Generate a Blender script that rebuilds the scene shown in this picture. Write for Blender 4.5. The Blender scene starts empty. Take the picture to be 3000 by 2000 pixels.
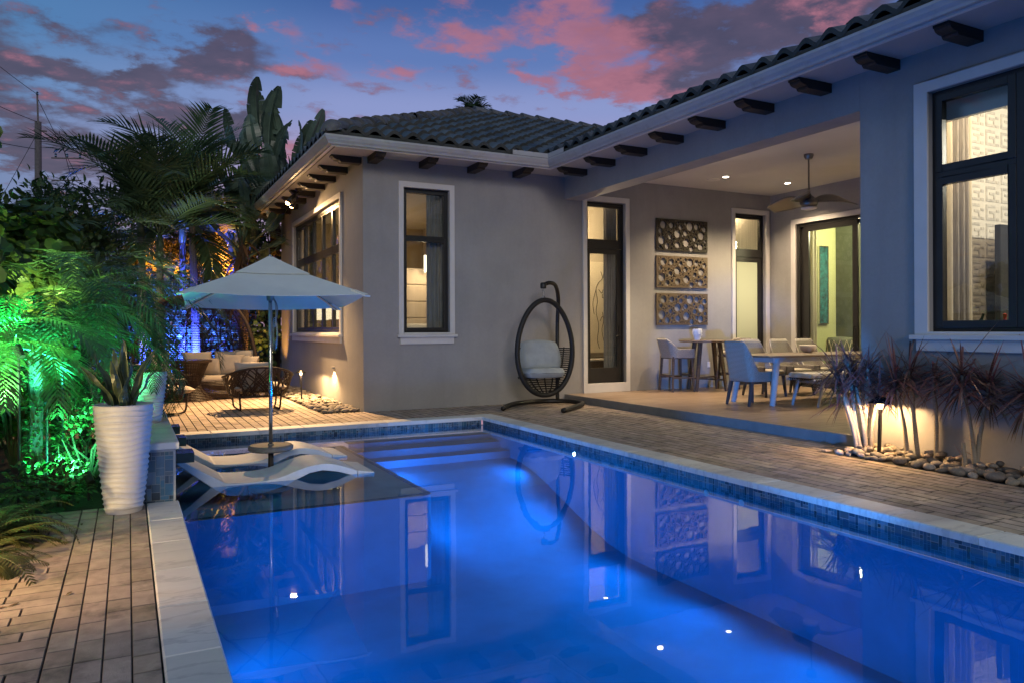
import bpy, bmesh, math, random
from mathutils import Vector, Matrix, noise as mnoise

SC = bpy.context.scene
COL = SC.collection
R = math.radians
PI = math.pi

# ------------------------------------------------------------------ camera
cam_data = bpy.data.cameras.new('camera')
cam = bpy.data.objects.new('camera', cam_data)
COL.objects.link(cam)
cam_data.sensor_width = 36.0
cam_data.lens = 36.0 * 2194.6 / 3000.0
cam_data.shift_y = -0.01287
cam_data.clip_start = 0.05
cam_data.clip_end = 2000
cam.location = (0, 0, 1.3)
cam.rotation_mode = 'XYZ'
_yaw, _pitch, _roll = 0.473737, 0.00104, -0.0039547
_f = Vector((math.sin(_yaw), math.cos(_yaw), 0)); _r = Vector((math.cos(_yaw), -math.sin(_yaw), 0)); _u = Vector((0, 0, 1))
_f2 = _f * math.cos(_pitch) + _u * math.sin(_pitch); _u2 = _u * math.cos(_pitch) - _f * math.sin(_pitch)
_r3 = _r * math.cos(_roll) + _u2 * math.sin(_roll); _u3 = _u2 * math.cos(_roll) - _r * math.sin(_roll)
cam.rotation_euler = Matrix((_r3, _u3, -_f2)).transposed().to_euler()
SC.camera = cam

# ------------------------------------------------------------------ exposure / renderer
SC.view_settings.view_transform = 'Standard'
SC.view_settings.look = 'None'
SC.view_settings.gamma = 1
SC.view_settings.exposure = 0.0
SC.cycles.use_denoising = True
SC.cycles.max_bounces = 8
SC.cycles.diffuse_bounces = 3
SC.cycles.glossy_bounces = 4
SC.cycles.transparent_max_bounces = 16
SC.cycles.sample_clamp_indirect = 4
SC.cycles.caustics_reflective = False
SC.cycles.caustics_refractive = False

# ------------------------------------------------------------------ world: dusk sky with lit clouds
SUN_EL, SUN_AZ = 15.0, 196.0            # afterglow behind the viewer, azimuth from +Y clockwise
world = bpy.data.worlds.new('World'); SC.world = world; world.use_nodes = True
wn = world.node_tree; wn.nodes.clear(); WL = wn.links.new

def W(t, **k):
    n = wn.nodes.new(t)
    for a, b in k.items(): setattr(n, a, b)
    return n
def wmath(op, a, b=None, clamp=False):
    n = W('ShaderNodeMath', operation=op, use_clamp=clamp)
    for i, v in enumerate((a, b)):
        if v is None: continue
        if isinstance(v, (int, float)): n.inputs[i].default_value = v
        else: WL(v, n.inputs[i])
    return n.outputs[0]
def wmix(fac, a, b, mode='MIX'):
    n = W('ShaderNodeMix', data_type='RGBA', blend_type=mode)
    for s, v in ((n.inputs[0], fac), (n.inputs[6], a), (n.inputs[7], b)):
        if isinstance(v, (int, float)): s.default_value = v
        elif isinstance(v, tuple): s.default_value = (*v, 1)
        else: WL(v, s)
    return n.outputs[2]
def wramp(fac, stops):
    n = W('ShaderNodeValToRGB'); n.color_ramp.interpolation = 'EASE'
    els = n.color_ramp.elements
    while len(els) < len(stops): els.new(0.5)
    for e, (p, c) in zip(els, stops): e.position = p; e.color = (*c, 1)
    WL(fac, n.inputs[0]); return n.outputs[0]
tc = W('ShaderNodeTexCoord'); sep = W('ShaderNodeSeparateXYZ'); WL(tc.outputs['Generated'], sep.inputs[0])
dx, dy, dz = sep.outputs
az = wmath('MULTIPLY', wmath('ARCTAN2', dx, dy), 57.2958)
el = wmath('MULTIPLY', wmath('ARCSINE', dz), 57.2958)
# cloud plane coordinates for the fraying noise
zz = wmath('ADD', wmath('MAXIMUM', dz, 0.0), 0.12)
cxy = W('ShaderNodeCombineXYZ'); WL(wmath('DIVIDE', dx, zz), cxy.inputs[0]); WL(wmath('DIVIDE', dy, zz), cxy.inputs[1])
n1 = W('ShaderNodeTexNoise'); n1.inputs['Scale'].default_value = 5.2; n1.inputs['Detail'].default_value = 8; n1.inputs['Roughness'].default_value = 0.66
WL(cxy.outputs[0], n1.inputs['Vector'])
n2 = W('ShaderNodeTexNoise'); n2.inputs['Scale'].default_value = 8.5; n2.inputs['Detail'].default_value = 7
WL(cxy.outputs[0], n2.inputs['Vector'])
warp = W('ShaderNodeVectorMath', operation='SUBTRACT'); WL(n1.outputs['Color'], warp.inputs[0]); warp.inputs[1].default_value = (0.5, 0.5, 0.5)
warps = W('ShaderNodeVectorMath', operation='MULTIPLY'); WL(warp.outputs[0], warps.inputs[0]); warps.inputs[1].default_value = (8.0, 4.5, 0)
uv0 = W('ShaderNodeCombineXYZ'); WL(az, uv0.inputs[0]); WL(el, uv0.inputs[1])
uv = W('ShaderNodeVectorMath', operation='ADD'); WL(uv0.outputs[0], uv.inputs[0]); WL(warps.outputs[0], uv.inputs[1])
CLOUDS = [('d', -2.7, 19.5, 2.4, .8), ('d', -1.7, 16.7, 2.5, 1.2), ('d', -4.5, 16.6, 1.4, .7), ('d', 3.6, 17.4, 1.9, 1.4), ('d', 5.6, 19.4, 1.9, 1.1),
  ('d', -4.8, 12.8, 4.2, 1.4), ('d', -7.5, 16.6, 1.4, 2.0), ('d', -3.6, 11.0, 3.6, 1.1), ('d', 2.9, 14.5, 2.8, .8), ('d', 5.9, 14.2, 2.1, .7),
  ('d', 8.1, 14.1, 1.5, 1.1), ('p', 9.9, 21, 1.5, .8), ('d', 7.9, 18.6, 1.5, 1.0), ('p', 12.3, 18.4, 2.2, .8), ('d', 12.0, 18.0, 1.2, .5), ('d', .7, 16.9, .9, .8),
  ('p', 31, 20.7, 5.0, .8), ('p', 22.7, 21, 3.7, .8), ('p', 27.4, 23.2, 4.3, 1.1), ('p', 35.9, 19.7, 3.4, 1.2), ('p', 34.6, 18, 3.0, 1.1),
  ('d', 41, 19.3, 5.2, 1.5), ('d', 45.4, 21.4, 5.8, 1.3), ('p', 33, 22.2, 2.6, 1.2), ('p', 28, 18.4, .8, .5), ('p', 19.1, 18.8, 2.0, .6),
  ('d', 50.5, 20.9, 5.4, 1.3), ('d', 37, 21.6, 3.5, 1.0), ('p', 29.3, 18, 1.2, .4), ('d', 37.9, 18, 4.0, .8), ('p', 51.4, 20.3, 1.6, .8),
  ('p', 14, 22.7, 1.2, .5), ('d', -16, 18, 6, 3), ('d', -20, 12, 8, 2), ('p', 12, 12.5, 4, .8), ('p', 40, 17.0, 3.5, .6)]
sums = {'d': None, 'p': None}
for kind, a0, e0, ra, re in CLOUDS:
    s = W('ShaderNodeVectorMath', operation='SUBTRACT'); WL(uv.outputs[0], s.inputs[0]); s.inputs[1].default_value = (a0, e0, 0)
    m = W('ShaderNodeVectorMath', operation='DIVIDE'); WL(s.outputs[0], m.inputs[0]); m.inputs[1].default_value = (ra, re, 1)
    l = W('ShaderNodeVectorMath', operation='LENGTH'); WL(m.outputs[0], l.inputs[0])
    mr = W('ShaderNodeMapRange', interpolation_type='SMOOTHSTEP'); WL(l.outputs['Value'], mr.inputs[0])
    mr.inputs[1].default_value = 0.0; mr.inputs[2].default_value = 2.2; mr.inputs[3].default_value = 1.0; mr.inputs[4].default_value = 0.0
    sums[kind] = mr.outputs[0] if sums[kind] is None else wmath('ADD', sums[kind], mr.outputs[0])
fray = wmath('ADD', wmath('MULTIPLY', n1.outputs['Fac'], 1.0), wmath('MULTIPLY', n2.outputs['Fac'], 0.75))
def wfac(sm, lo, hi):
    v = wmath('ADD', sm, wmath('MULTIPLY', wmath('ADD', fray, -0.90), 3.8))
    mr = W('ShaderNodeMapRange', interpolation_type='SMOOTHSTEP'); WL(v, mr.inputs[0]); mr.inputs[1].default_value = lo; mr.inputs[2].default_value = hi
    return mr.outputs[0]
fd, fp = wfac(sums['d'], .02, 1.10), wfac(sums['p'], .10, 1.35)
elr = wmath('DIVIDE', el, 30.0, clamp=True)
base = wramp(elr, [(0.0, (.50, .28, .36)), (0.30, (.48, .31, .46)), (0.42, (.40, .33, .56)), (0.54, (.26, .31, .60)), (0.66, (.11, .19, .47)), (0.80, (.045, .11, .34)), (1.0, (.02, .07, .23))])
# the left of the sky is more cyan, the middle more violet
azf = W('ShaderNodeMapRange'); WL(az, azf.inputs[0]); azf.inputs[1].default_value = -8; azf.inputs[2].default_value = 14
base = wmix(azf.outputs[0], wmix(0.75, base, (.06, .21, .42)), base)
dark = wmix(n2.outputs['Fac'], (.030, .026, .052), (.135, .085, .13))
pink = wmix(n1.outputs['Fac'], (.20, .075, .13), (.60, .22, .29))
sky = wmix(wmath('MULTIPLY', fd, .90), base, dark)
sky = wmix(wmath('MULTIPLY', fp, .85), sky, pink)
# afterglow and brighter sky behind the viewer
dotb = wmath('ADD', wmath('MULTIPLY', dx, math.sin(R(SUN_AZ))), wmath('MULTIPLY', dy, math.cos(R(SUN_AZ))))
gl = W('ShaderNodeMapRange', interpolation_type='SMOOTHSTEP'); WL(dotb, gl.inputs[0]); gl.inputs[1].default_value = -0.1; gl.inputs[2].default_value = 0.9
sky = wmix(wmath('MULTIPLY', gl.outputs[0], .85), sky, (.27, .35, .39))
nish = W('ShaderNodeTexSky'); nish.sky_type = 'NISHITA'; nish.sun_disc = False
nish.sun_elevation = R(SUN_EL); nish.sun_rotation = R(SUN_AZ)
bg1 = W('ShaderNodeBackground'); bg1.inputs[1].default_value = 0.95; WL(sky, bg1.inputs[0])
bg2 = W('ShaderNodeBackground'); bg2.inputs[1].default_value = 0.006; WL(nish.outputs[0], bg2.inputs[0])
add = W('ShaderNodeAddShader'); WL(bg1.outputs[0], add.inputs[0]); WL(bg2.outputs[0], add.inputs[1])
wout = W('ShaderNodeOutputWorld'); WL(add.outputs[0], wout.inputs[0])
world.cycles.sampling_method = 'MANUAL'; world.cycles.sample_map_resolution = 512

# the last low glow of the sun, soft and weak
sd = bpy.data.lights.new('sun', 'SUN'); so = bpy.data.objects.new('sun', sd); COL.objects.link(so)
sd.energy = 0.62; sd.angle = R(12); sd.color = (1.0, .90, .84)
_sv = Vector((math.sin(R(SUN_AZ)) * math.cos(R(SUN_EL)), math.cos(R(SUN_AZ)) * math.cos(R(SUN_EL)), math.sin(R(SUN_EL))))
so.rotation_euler = _sv.to_track_quat('Z', 'Y').to_euler()

def lamp(name, kind, loc, energy, color, target=None, size=0.05, cone=60, blend=0.5, sy=None):
    d = bpy.data.lights.new(name, kind); o = bpy.data.objects.new(name, d); COL.objects.link(o)
    d.energy = energy; d.color = color; o.location = loc
    if kind == 'SPOT': d.spot_size = R(cone); d.spot_blend = blend; d.shadow_soft_size = size
    elif kind == 'POINT': d.shadow_soft_size = size
    elif kind == 'AREA':
        d.size = size
        if sy: d.shape = 'RECTANGLE'; d.size_y = sy
    if target is not None:
        o.rotation_euler = (Vector(target) - Vector(loc)).to_track_quat('-Z', 'Y').to_euler()
    return o
WARM = (1.0, .60, .26); WARM2 = (1.0, .74, .46); BLUE = (.0, .30, 1.0); GREEN = (.02, 1.0, .22); TEAL = (.05, 1.0, .62); AMBER = (1.0, .44, .09)

# ------------------------------------------------------------------ materials
def new_mat(name):
    m = bpy.data.materials.new(name); m.use_nodes = True; m.node_tree.nodes.clear(); return m
class NT:
    def __init__(s, m): s.t = m.node_tree
    def n(s, t, **k):
        x = s.t.nodes.new(t)
        for a, b in k.items(): setattr(x, a, b)
        return x
    def l(s, a, b): s.t.links.new(a, b)
    def mix(s, fac, a, b, mode='MIX'):
        n = s.n('ShaderNodeMix', data_type='RGBA', blend_type=mode)
        for so_, v in ((n.inputs[0], fac), (n.inputs[6], a), (n.inputs[7], b)):
            if isinstance(v, (int, float)): so_.default_value = v
            elif isinstance(v, tuple): so_.default_value = (*v[:3], 1)
            else: s.l(v, so_)
        return n.outputs[2]
    def noise(s, scale, detail=4, rough=.5, vec=None, stretch=None):
        n = s.n('ShaderNodeTexNoise'); n.inputs['Scale'].default_value = scale; n.inputs['Detail'].default_value = detail; n.inputs['Roughness'].default_value = rough
        if vec is None: vec = s.n('ShaderNodeTexCoord').outputs['Object']
        if stretch:
            mp = s.n('ShaderNodeMapping'); mp.inputs['Scale'].default_value = stretch; s.l(vec, mp.inputs[0]); vec = mp.outputs[0]
        s.l(vec, n.inputs['Vector']); return n.outputs['Fac']
    def ramp(s, fac, lo, hi, a=0.0, b=1.0):
        n = s.n('ShaderNodeMapRange'); s.l(fac, n.inputs[0])
        n.inputs[1].default_value = lo; n.inputs[2].default_value = hi; n.inputs[3].default_value = a; n.inputs[4].default_value = b
        return n.outputs[0]
    def bump(s, h, strength=.3, dist=.01):
        n = s.n('ShaderNodeBump'); n.inputs['Strength'].default_value = strength; n.inputs['Distance'].default_value = dist; s.l(h, n.inputs['Height']); return n.outputs[0]
MATS = {}
def pmat(name, color, rough=.6, var=.12, vscale=6, metal=0, bump=0, bscale=40, bdist=.004, attr=False, stretch=None, spec=.5, sss=0, trans=0, coat=0, dark=None, dscale=2.5, streak=0):
    """principled material: colour varied by noise (and by the per-face colour attribute), fine bump"""
    m = new_mat(name); t = NT(m)
    p = t.n('ShaderNodeBsdfPrincipled'); o = t.n('ShaderNodeOutputMaterial')
    nz = t.noise(vscale, 5, .6, stretch=stretch)
    lo = tuple(max(0, c * (1 - var)) for c in color); hi = tuple(min(1, c * (1 + var)) for c in color)
    c = t.mix(t.ramp(nz, .3, .7), lo, hi)
    if dark: c = t.mix(t.ramp(t.noise(dscale, 6, .65), .52, .72, 0, dark[3] if len(dark) > 3 else .6), c, dark[:3])
    if streak: c = t.mix(t.ramp(t.noise(1.0, 7, .62, stretch=(4.5, 4.5, .45)), .50, .74, 0, streak), c, tuple(x * .62 for x in color)); c = t.mix(t.ramp(t.noise(26, 5, .7), .35, .7, .14, 0), c, tuple(x * .6 for x in color))
    if attr:
        a = t.n('ShaderNodeVertexColor', layer_name='tint'); c = t.mix(1.0, c, a.outputs[0], 'MULTIPLY')
    t.l(c, p.inputs['Base Color']); p.inputs['Roughness'].default_value = rough; p.inputs['Metallic'].default_value = metal
    p.inputs['Specular IOR Level'].default_value = spec
    if coat: p.inputs['Coat Weight'].default_value = coat
    if bump: t.l(t.bump(t.noise(bscale, 4, .6, stretch=stretch), bump, bdist), p.inputs['Normal'])
    sh = p.outputs[0]
    if trans:
        tr = t.n('ShaderNodeBsdfTranslucent'); t.l(c, tr.inputs[0]); mx = t.n('ShaderNodeMixShader'); mx.inputs[0].default_value = trans
        t.l(sh, mx.inputs[1]); t.l(tr.outputs[0], mx.inputs[2]); sh = mx.outputs[0]
    t.l(sh, o.inputs[0]); MATS[name] = m; return m
def emat(name, color, strength):
    m = new_mat(name); t = NT(m); e = t.n('ShaderNodeEmission'); o = t.n('ShaderNodeOutputMaterial')
    e.inputs[0].default_value = (*color, 1); e.inputs[1].default_value = strength; t.l(e.outputs[0], o.inputs[0]); MATS[name] = m; return m

M = MATS
pmat('stucco', (.33, .32, .315), .9, .09, 1.0, bump=.55, bscale=170, bdist=.004, dark=(.26, .25, .245, .45), dscale=1.1, streak=.20)
pmat('soffit_paint', (.40, .385, .38), .85, .04, 2, bump=.2, bscale=120, bdist=.002)
pmat('ceiling_paint', (.62, .61, .60), .85, .04, 1.5, bump=.15, bscale=90, bdist=.002)
pmat('trim_paint', (.62, .60, .585), .6, .05, 3, bump=.1, bscale=60, bdist=.002)
pmat('gutter_paint', (.40, .40, .42), .42, .08, 2, dark=(.26, .25, .25, .5), dscale=6)
pmat('dark_wood', (.022, .016, .013), .6, .25, 8, bump=.3, bscale=30, stretch=(1, 8, 8))
pmat('bronze_frame', (.020, .019, .018), .35, .2, 5)
pmat('roof_tile', (.088, .090, .088), .45, .3, 7, bump=.5, bscale=45, bdist=.006, attr=True, dark=(.02, .022, .022, .6), dscale=5)
pmat('ridge_tile', (.115, .115, .122), .7, .3, 6, bump=.5, bscale=35, bdist=.006, attr=True, dark=(.025, .025, .028, .85), dscale=7)
pmat('mortar_dark', (.045, .05, .05), .9, .2, 9, bump=.4, bscale=60)
pmat('paver', (.37, .30, .245), .85, .22, 9, bump=.8, bscale=130, bdist=.004, attr=True, dark=(.05, .048, .046, .75), dscale=4)
pmat('joint_sand', (.012, .010, .009), .95, .2, 30)
pmat('soil', (.022, .018, .014), .95, .3, 12, bump=.8, bscale=40, bdist=.02)
pmat('porch_edge_tile', (.16, .165, .17), .6, .12, 6, bump=.2, bscale=80)
pmat('pool_plaster', (.055, .28, .48), .7, .10, 3, bump=.1, bscale=60)
pmat('pool_floor_plaster', (.035, .25, .44), .8, .22, .9)
pmat('ledge_plaster', (.62, .64, .60), .8, .12, 4, bump=.1, bscale=60)
pmat('mosaic_tile', (.75, .78, .80), .35, .12, 20, attr=True)
pmat('grout', (.30, .32, .33), .9, .1, 30)
pmat('black_metal', (.009, .008, .008), .42, .2, 8)
pmat('black_rope', (.008, .007, .007), .6, .3, 60, bump=.6, bscale=150)
pmat('wicker', (.026, .013, .008), .5, .35, 40, bump=.4, bscale=120)
pmat('cushion_cream', (.42, .37, .31), .9, .08, 5, bump=.35, bscale=220, bdist=.002)
pmat('cushion_grey', (.33, .37, .40), .9, .14, 4, bump=.35, bscale=200, bdist=.002)
pmat('canopy_fabric', (.78, .81, .77), .9, .05, 3, bump=.35, bscale=9, bdist=.01, trans=.25)
pmat('steel', (.62, .60, .58), .18, .05, 8, metal=1)
pmat('alu_grey', (.30, .33, .36), .35, .05, 8, metal=.9)
pmat('lounger_plastic', (.60, .64, .66), .5, .09, 5, bump=.12, bscale=60, dark=(.36, .38, .38, .3), dscale=7)
pmat('stone_resin', (.17, .15, .13), .55, .2, 30, bump=.3, bscale=80)
pmat('planter_white', (.50, .475, .485), .55, .06, 4, bump=.1, bscale=90, dark=(.36, .33, .30, .35), dscale=5)
pmat('pot_soil', (.02, .016, .012), .95, .3, 30)
pmat('river_stone', (.23, .20, .17), .8, .28, 9, bump=.3, bscale=60, attr=True)
pmat('bronze_art', (.15, .11, .075), .4, .12, 7, metal=.35)
pmat('dark_art', (.035, .028, .022), .4, .12, 7, metal=.35)
pmat('teak_dark', (.105, .070, .050), .6, .3, 12, bump=.4, bscale=30, stretch=(1, 1, 6))
pmat('teak_top', (.17, .125, .092), .5, .25, 9, bump=.3, bscale=25, stretch=(1, 9, 9))
pmat('navy_wood', (.045, .045, .05), .55, .2, 10)
pmat('table_paint', (.40, .39, .40), .5, .1, 6)
pmat('bowl_ceramic', (.62, .55, .52), .4, .04, 5)
pmat('vase_white', (.72, .72, .72), .5, .03, 5)
pmat('brushed_nickel', (.20, .19, .185), .35, .08, 6, metal=1)
pmat('chrome_black', (.03, .03, .03), .25, .1, 8, metal=.6)
pmat('light_trim', (.75, .73, .70), .5, .03, 5)
pmat('room_wall', (.46, .40, .30), .9, .03, 2)
pmat('room_wall_green', (.60, .62, .34), .9, .03, 2)
pmat('room_wall_dark', (.10, .11, .08), .9, .15, 3)
pmat('room_floor', (.22, .16, .11), .5, .15, 4)
pmat('headboard_fabric', (.62, .50, .36), .9, .05, 6)
pmat('linen_white', (.66, .62, .55), .9, .05, 6, bump=.3, bscale=12)
pmat('curtain_grey', (.27, .25, .23), .9, .35, 14, stretch=(6, 6, .3))
pmat('curtain_cream', (.80, .74, .62), .9, .12, 6, stretch=(4, 4, .2), trans=.5)
pmat('wallpaper_light', (.66, .62, .55), .85, .05, 8)
pmat('wallpaper_key', (.50, .47, .42), .6, .25, 20)
pmat('tv_black', (.04, .042, .045), .2, .1, 5)
pmat('canvas_white', (.68, .60, .44), .9, .04, 5)
pmat('ink', (.03, .025, .02), .8, .1, 5)
pmat('teal_art', (.02, .14, .15), .5, .9, 9, dark=(.02, .02, .015, .9), dscale=11)
pmat('red_glass', (.35, .02, .015), .2, .1, 5)
pmat('bottle_green', (.02, .05, .03), .2, .1, 5)
pmat('scupper_green', (.012, .045, .040), .25, .3, 12)
pmat('utility_wood', (.13, .12, .13), .9, .2, 6)
pmat('wire', (.03, .03, .04), .7, .1, 5)
# foliage
def leafmat(name, col, rough=.45, var=.35, trans=.25, vs=3): return pmat(name, col, rough, var, vs, attr=True, trans=trans, spec=.45)
leafmat('seagrape_leaf', (.085, .135, .035)); leafmat('areca_leaf', (.045, .105, .030)); leafmat('palm_leaf', (.08, .13, .07), .34)
leafmat('paddle_leaf', (.075, .115, .09), .35, .35, .15); leafmat('hedge_leaf', (.05, .10, .038)); leafmat('fern_leaf', (.085, .10, .035), .5)
leafmat('dracaena_leaf', (.17, .115, .085), .4, .5, .12); leafmat('snake_leaf', (.05, .07, .04), .35, .35, .1); leafmat('snake_edge', (.16, .17, .06), .4, .1, .1)
leafmat('date_leaf', (.055, .12, .05), .38); leafmat('dry_leaf', (.16, .10, .06), .7, .4, .3); leafmat('gold_palm_leaf', (.16, .12, .035), .5, .25, .35)
pmat('palm_bark', (.12, .10, .085), .85, .3, 14, bump=.7, bscale=30, bdist=.01, stretch=(1, 1, 6))
pmat('crownshaft', (.06, .09, .05), .5, .2, 6)
pmat('fibre_bark', (.075, .050, .036), .95, .4, 20, bump=.9, bscale=40, bdist=.02, stretch=(4, 4, .6))
pmat('cane_bark', (.30, .25, .19), .8, .2, 30, bump=.5, bscale=60, stretch=(1, 1, 5))
pmat('twig', (.05, .035, .025), .85, .2, 20)

def marble():
    m = new_mat('marble'); t = NT(m); p = t.n('ShaderNodeBsdfPrincipled'); o = t.n('ShaderNodeOutputMaterial')
    tc_ = t.n('ShaderNodeTexCoord').outputs['Object']
    mp = t.n('ShaderNodeMapping'); mp.inputs['Scale'].default_value = (.8, 2.6, 1); mp.inputs['Rotation'].default_value = (0, 0, .12); t.l(tc_, mp.inputs[0])
    v1 = t.noise(1.6, 7, .58, vec=mp.outputs[0]); v2 = t.noise(1.3, 5, .5, vec=mp.outputs[0]); v3 = t.noise(30, 4, .6, vec=mp.outputs[0])
    vein = t.n('ShaderNodeMath', operation='ABSOLUTE'); s_ = t.n('ShaderNodeMath', operation='SUBTRACT'); t.l(v1, s_.inputs[0]); s_.inputs[1].default_value = .5; t.l(s_.outputs[0], vein.inputs[0])
    c = t.mix(t.ramp(v2, .35, .65), (.58, .58, .57), (.70, .69, .66))
    c = t.mix(t.ramp(vein.outputs[0], 0, .03, .45, 0), c, (.34, .34, .35))
    c = t.mix(t.ramp(v2, .58, .78, 0, .5), c, (.48, .36, .24))
    c = t.mix(t.ramp(v3, .3, .7, .12, 0), c, (.3, .3, .3))
    a = t.n('ShaderNodeVertexColor', layer_name='tint'); c = t.mix(1.0, c, a.outputs[0], 'MULTIPLY')
    t.l(c, p.inputs['Base Color']); p.inputs['Roughness'].default_value = .65
    t.l(t.bump(v3, .15, .003), p.inputs['Normal']); t.l(p.outputs[0], o.inputs[0]); MATS['marble'] = m
marble()
def planks():
    m = new_mat('porch_tile'); t = NT(m); p = t.n('ShaderNodeBsdfPrincipled'); o = t.n('ShaderNodeOutputMaterial')
    tc_ = t.n('ShaderNodeTexCoord').outputs['Object']
    b = t.n('ShaderNodeTexBrick'); b.offset = .5; b.inputs['Scale'].default_value = 1; b.inputs['Brick Width'].default_value = 1.2; b.inputs['Row Height'].default_value = .6
    b.inputs['Mortar Size'].default_value = .0035; b.inputs['Mortar Smooth'].default_value = .1
    b.inputs['Color1'].default_value = (.34, .235, .155, 1); b.inputs['Color2'].default_value = (.39, .28, .19, 1); b.inputs['Mortar'].default_value = (.09, .065, .05, 1)
    t.l(tc_, b.inputs['Vector'])
    g = t.noise(4, 6, .6, vec=tc_, stretch=(.5, 5, 1))
    c = t.mix(t.ramp(g, .3, .7, 0, .6), b.outputs['Color'], (.16, .10, .068))
    t.l(c, p.inputs['Base Color']); t.l(t.ramp(g, .3, .7, .28, .42), p.inputs['Roughness'])
    t.l(t.bump(b.outputs['Fac'], -.3, .003), p.inputs['Normal']); t.l(p.outputs[0], o.inputs[0]); MATS['porch_tile'] = m
planks()
def weave(name, color, scale):
    m = new_mat(name); t = NT(m); p = t.n('ShaderNodeBsdfPrincipled'); o = t.n('ShaderNodeOutputMaterial')
    tc_ = t.n('ShaderNodeTexCoord').outputs['UV']
    w1 = t.n('ShaderNodeTexWave', bands_direction='X'); w2 = t.n('ShaderNodeTexWave', bands_direction='Y')
    for w in (w1, w2): w.inputs['Scale'].default_value = scale; t.l(tc_, w.inputs['Vector'])
    mx = t.n('ShaderNodeMath', operation='MAXIMUM'); t.l(w1.outputs['Fac'], mx.inputs[0]); t.l(w2.outputs['Fac'], mx.inputs[1])
    c = t.mix(t.ramp(mx.outputs[0], .45, .8), tuple(x * .22 for x in color), color)
    t.l(c, p.inputs['Base Color']); p.inputs['Roughness'].default_value = .75
    t.l(t.bump(mx.outputs[0], .8, .006), p.inputs['Normal']); t.l(p.outputs[0], o.inputs[0]); MATS[name] = m
weave('rope_weave', (.45, .41, .37), 4.5)
def glass(name, tint=(1, 1, 1), base=0.0, rough=0.0, fr=1.45, frost=None):
    m = new_mat(name); t = NT(m); o = t.n('ShaderNodeOutputMaterial')
    tr = t.n('ShaderNodeBsdfTransparent'); tr.inputs[0].default_value = (*tint, 1)
    g = t.n('ShaderNodeBsdfGlossy'); g.inputs['Roughness'].default_value = rough
    f = t.n('ShaderNodeFresnel'); ge = t.n('ShaderNodeNewGeometry'); io = t.n('ShaderNodeMapRange'); t.l(ge.outputs['Backfacing'], io.inputs[0])
    io.inputs[3].default_value = fr; io.inputs[4].default_value = 1 / fr; t.l(io.outputs[0], f.inputs['IOR'])
    mx = t.n('ShaderNodeMixShader'); t.l(f.outputs[0], mx.inputs[0]); t.l(tr.outputs[0], mx.inputs[1]); t.l(g.outputs[0], mx.inputs[2])
    sh = mx.outputs[0]
    if frost:
        d = t.n('ShaderNodeBsdfTranslucent'); d.inputs[0].default_value = (*frost[:3], 1); m2 = t.n('ShaderNodeMixShader'); m2.inputs[0].default_value = frost[3]
        t.l(sh, m2.inputs[1]); t.l(d.outputs[0], m2.inputs[2]); sh = m2.outputs[0]
    t.l(sh, o.inputs[0]); MATS[name] = m
glass('window_glass', (.93, .95, .93), fr=1.55)
glass('frosted_glass', (.9, .9, .8), fr=1.5, frost=(.80, .79, .64, .75))
def water():
    m = new_mat('pool_water'); t = NT(m); o = t.n('ShaderNodeOutputMaterial')
    tr = t.n('ShaderNodeBsdfTransparent'); tr.inputs[0].default_value = (.58, .84, .95, 1)
    g = t.n('ShaderNodeBsdfGlossy'); g.inputs['Roughness'].default_value = 0.012; g.inputs[0].default_value = (.95, .97, 1, 1)
    b = t.bump(t.noise(1.1, 3, .5), .035, .06)
    f = t.n('ShaderNodeFresnel'); f.inputs['IOR'].default_value = 1.34
    t.l(b, g.inputs['Normal']); t.l(b, f.inputs['Normal'])
    mx = t.n('ShaderNodeMixShader'); t.l(f.outputs[0], mx.inputs[0]); t.l(tr.outputs[0], mx.inputs[1]); t.l(g.outputs[0], mx.inputs[2])
    t.l(mx.outputs[0], o.inputs[0]); MATS['pool_water'] = m
water()
def gmat(name, color, strength):
    m = new_mat(name); t = NT(m); e = t.n('ShaderNodeEmission'); o = t.n('ShaderNodeOutputMaterial'); tr = t.n('ShaderNodeBsdfTransparent'); a = t.n('ShaderNodeAddShader')
    e.inputs[0].default_value = (*color, 1); e.inputs[1].default_value = strength; t.l(e.outputs[0], a.inputs[0]); t.l(tr.outputs[0], a.inputs[1]); t.l(a.outputs[0], o.inputs[0]); MATS[name] = m
emat('bulb_warm', (1.0, .55, .22), 25); gmat('lamp_glow', (1.0, .72, .42), 4); emat('downlight_glow', (1.0, .85, .62), 30)
emat('pool_lamp', (.75, .88, 1.0), 40); emat('shade_lit', (1.0, .80, .50), 2.2); emat('crystal_lit', (1.0, .86, .62), 3.5); emat('green_lamp', (.3, 1.0, .6), 12)
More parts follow.
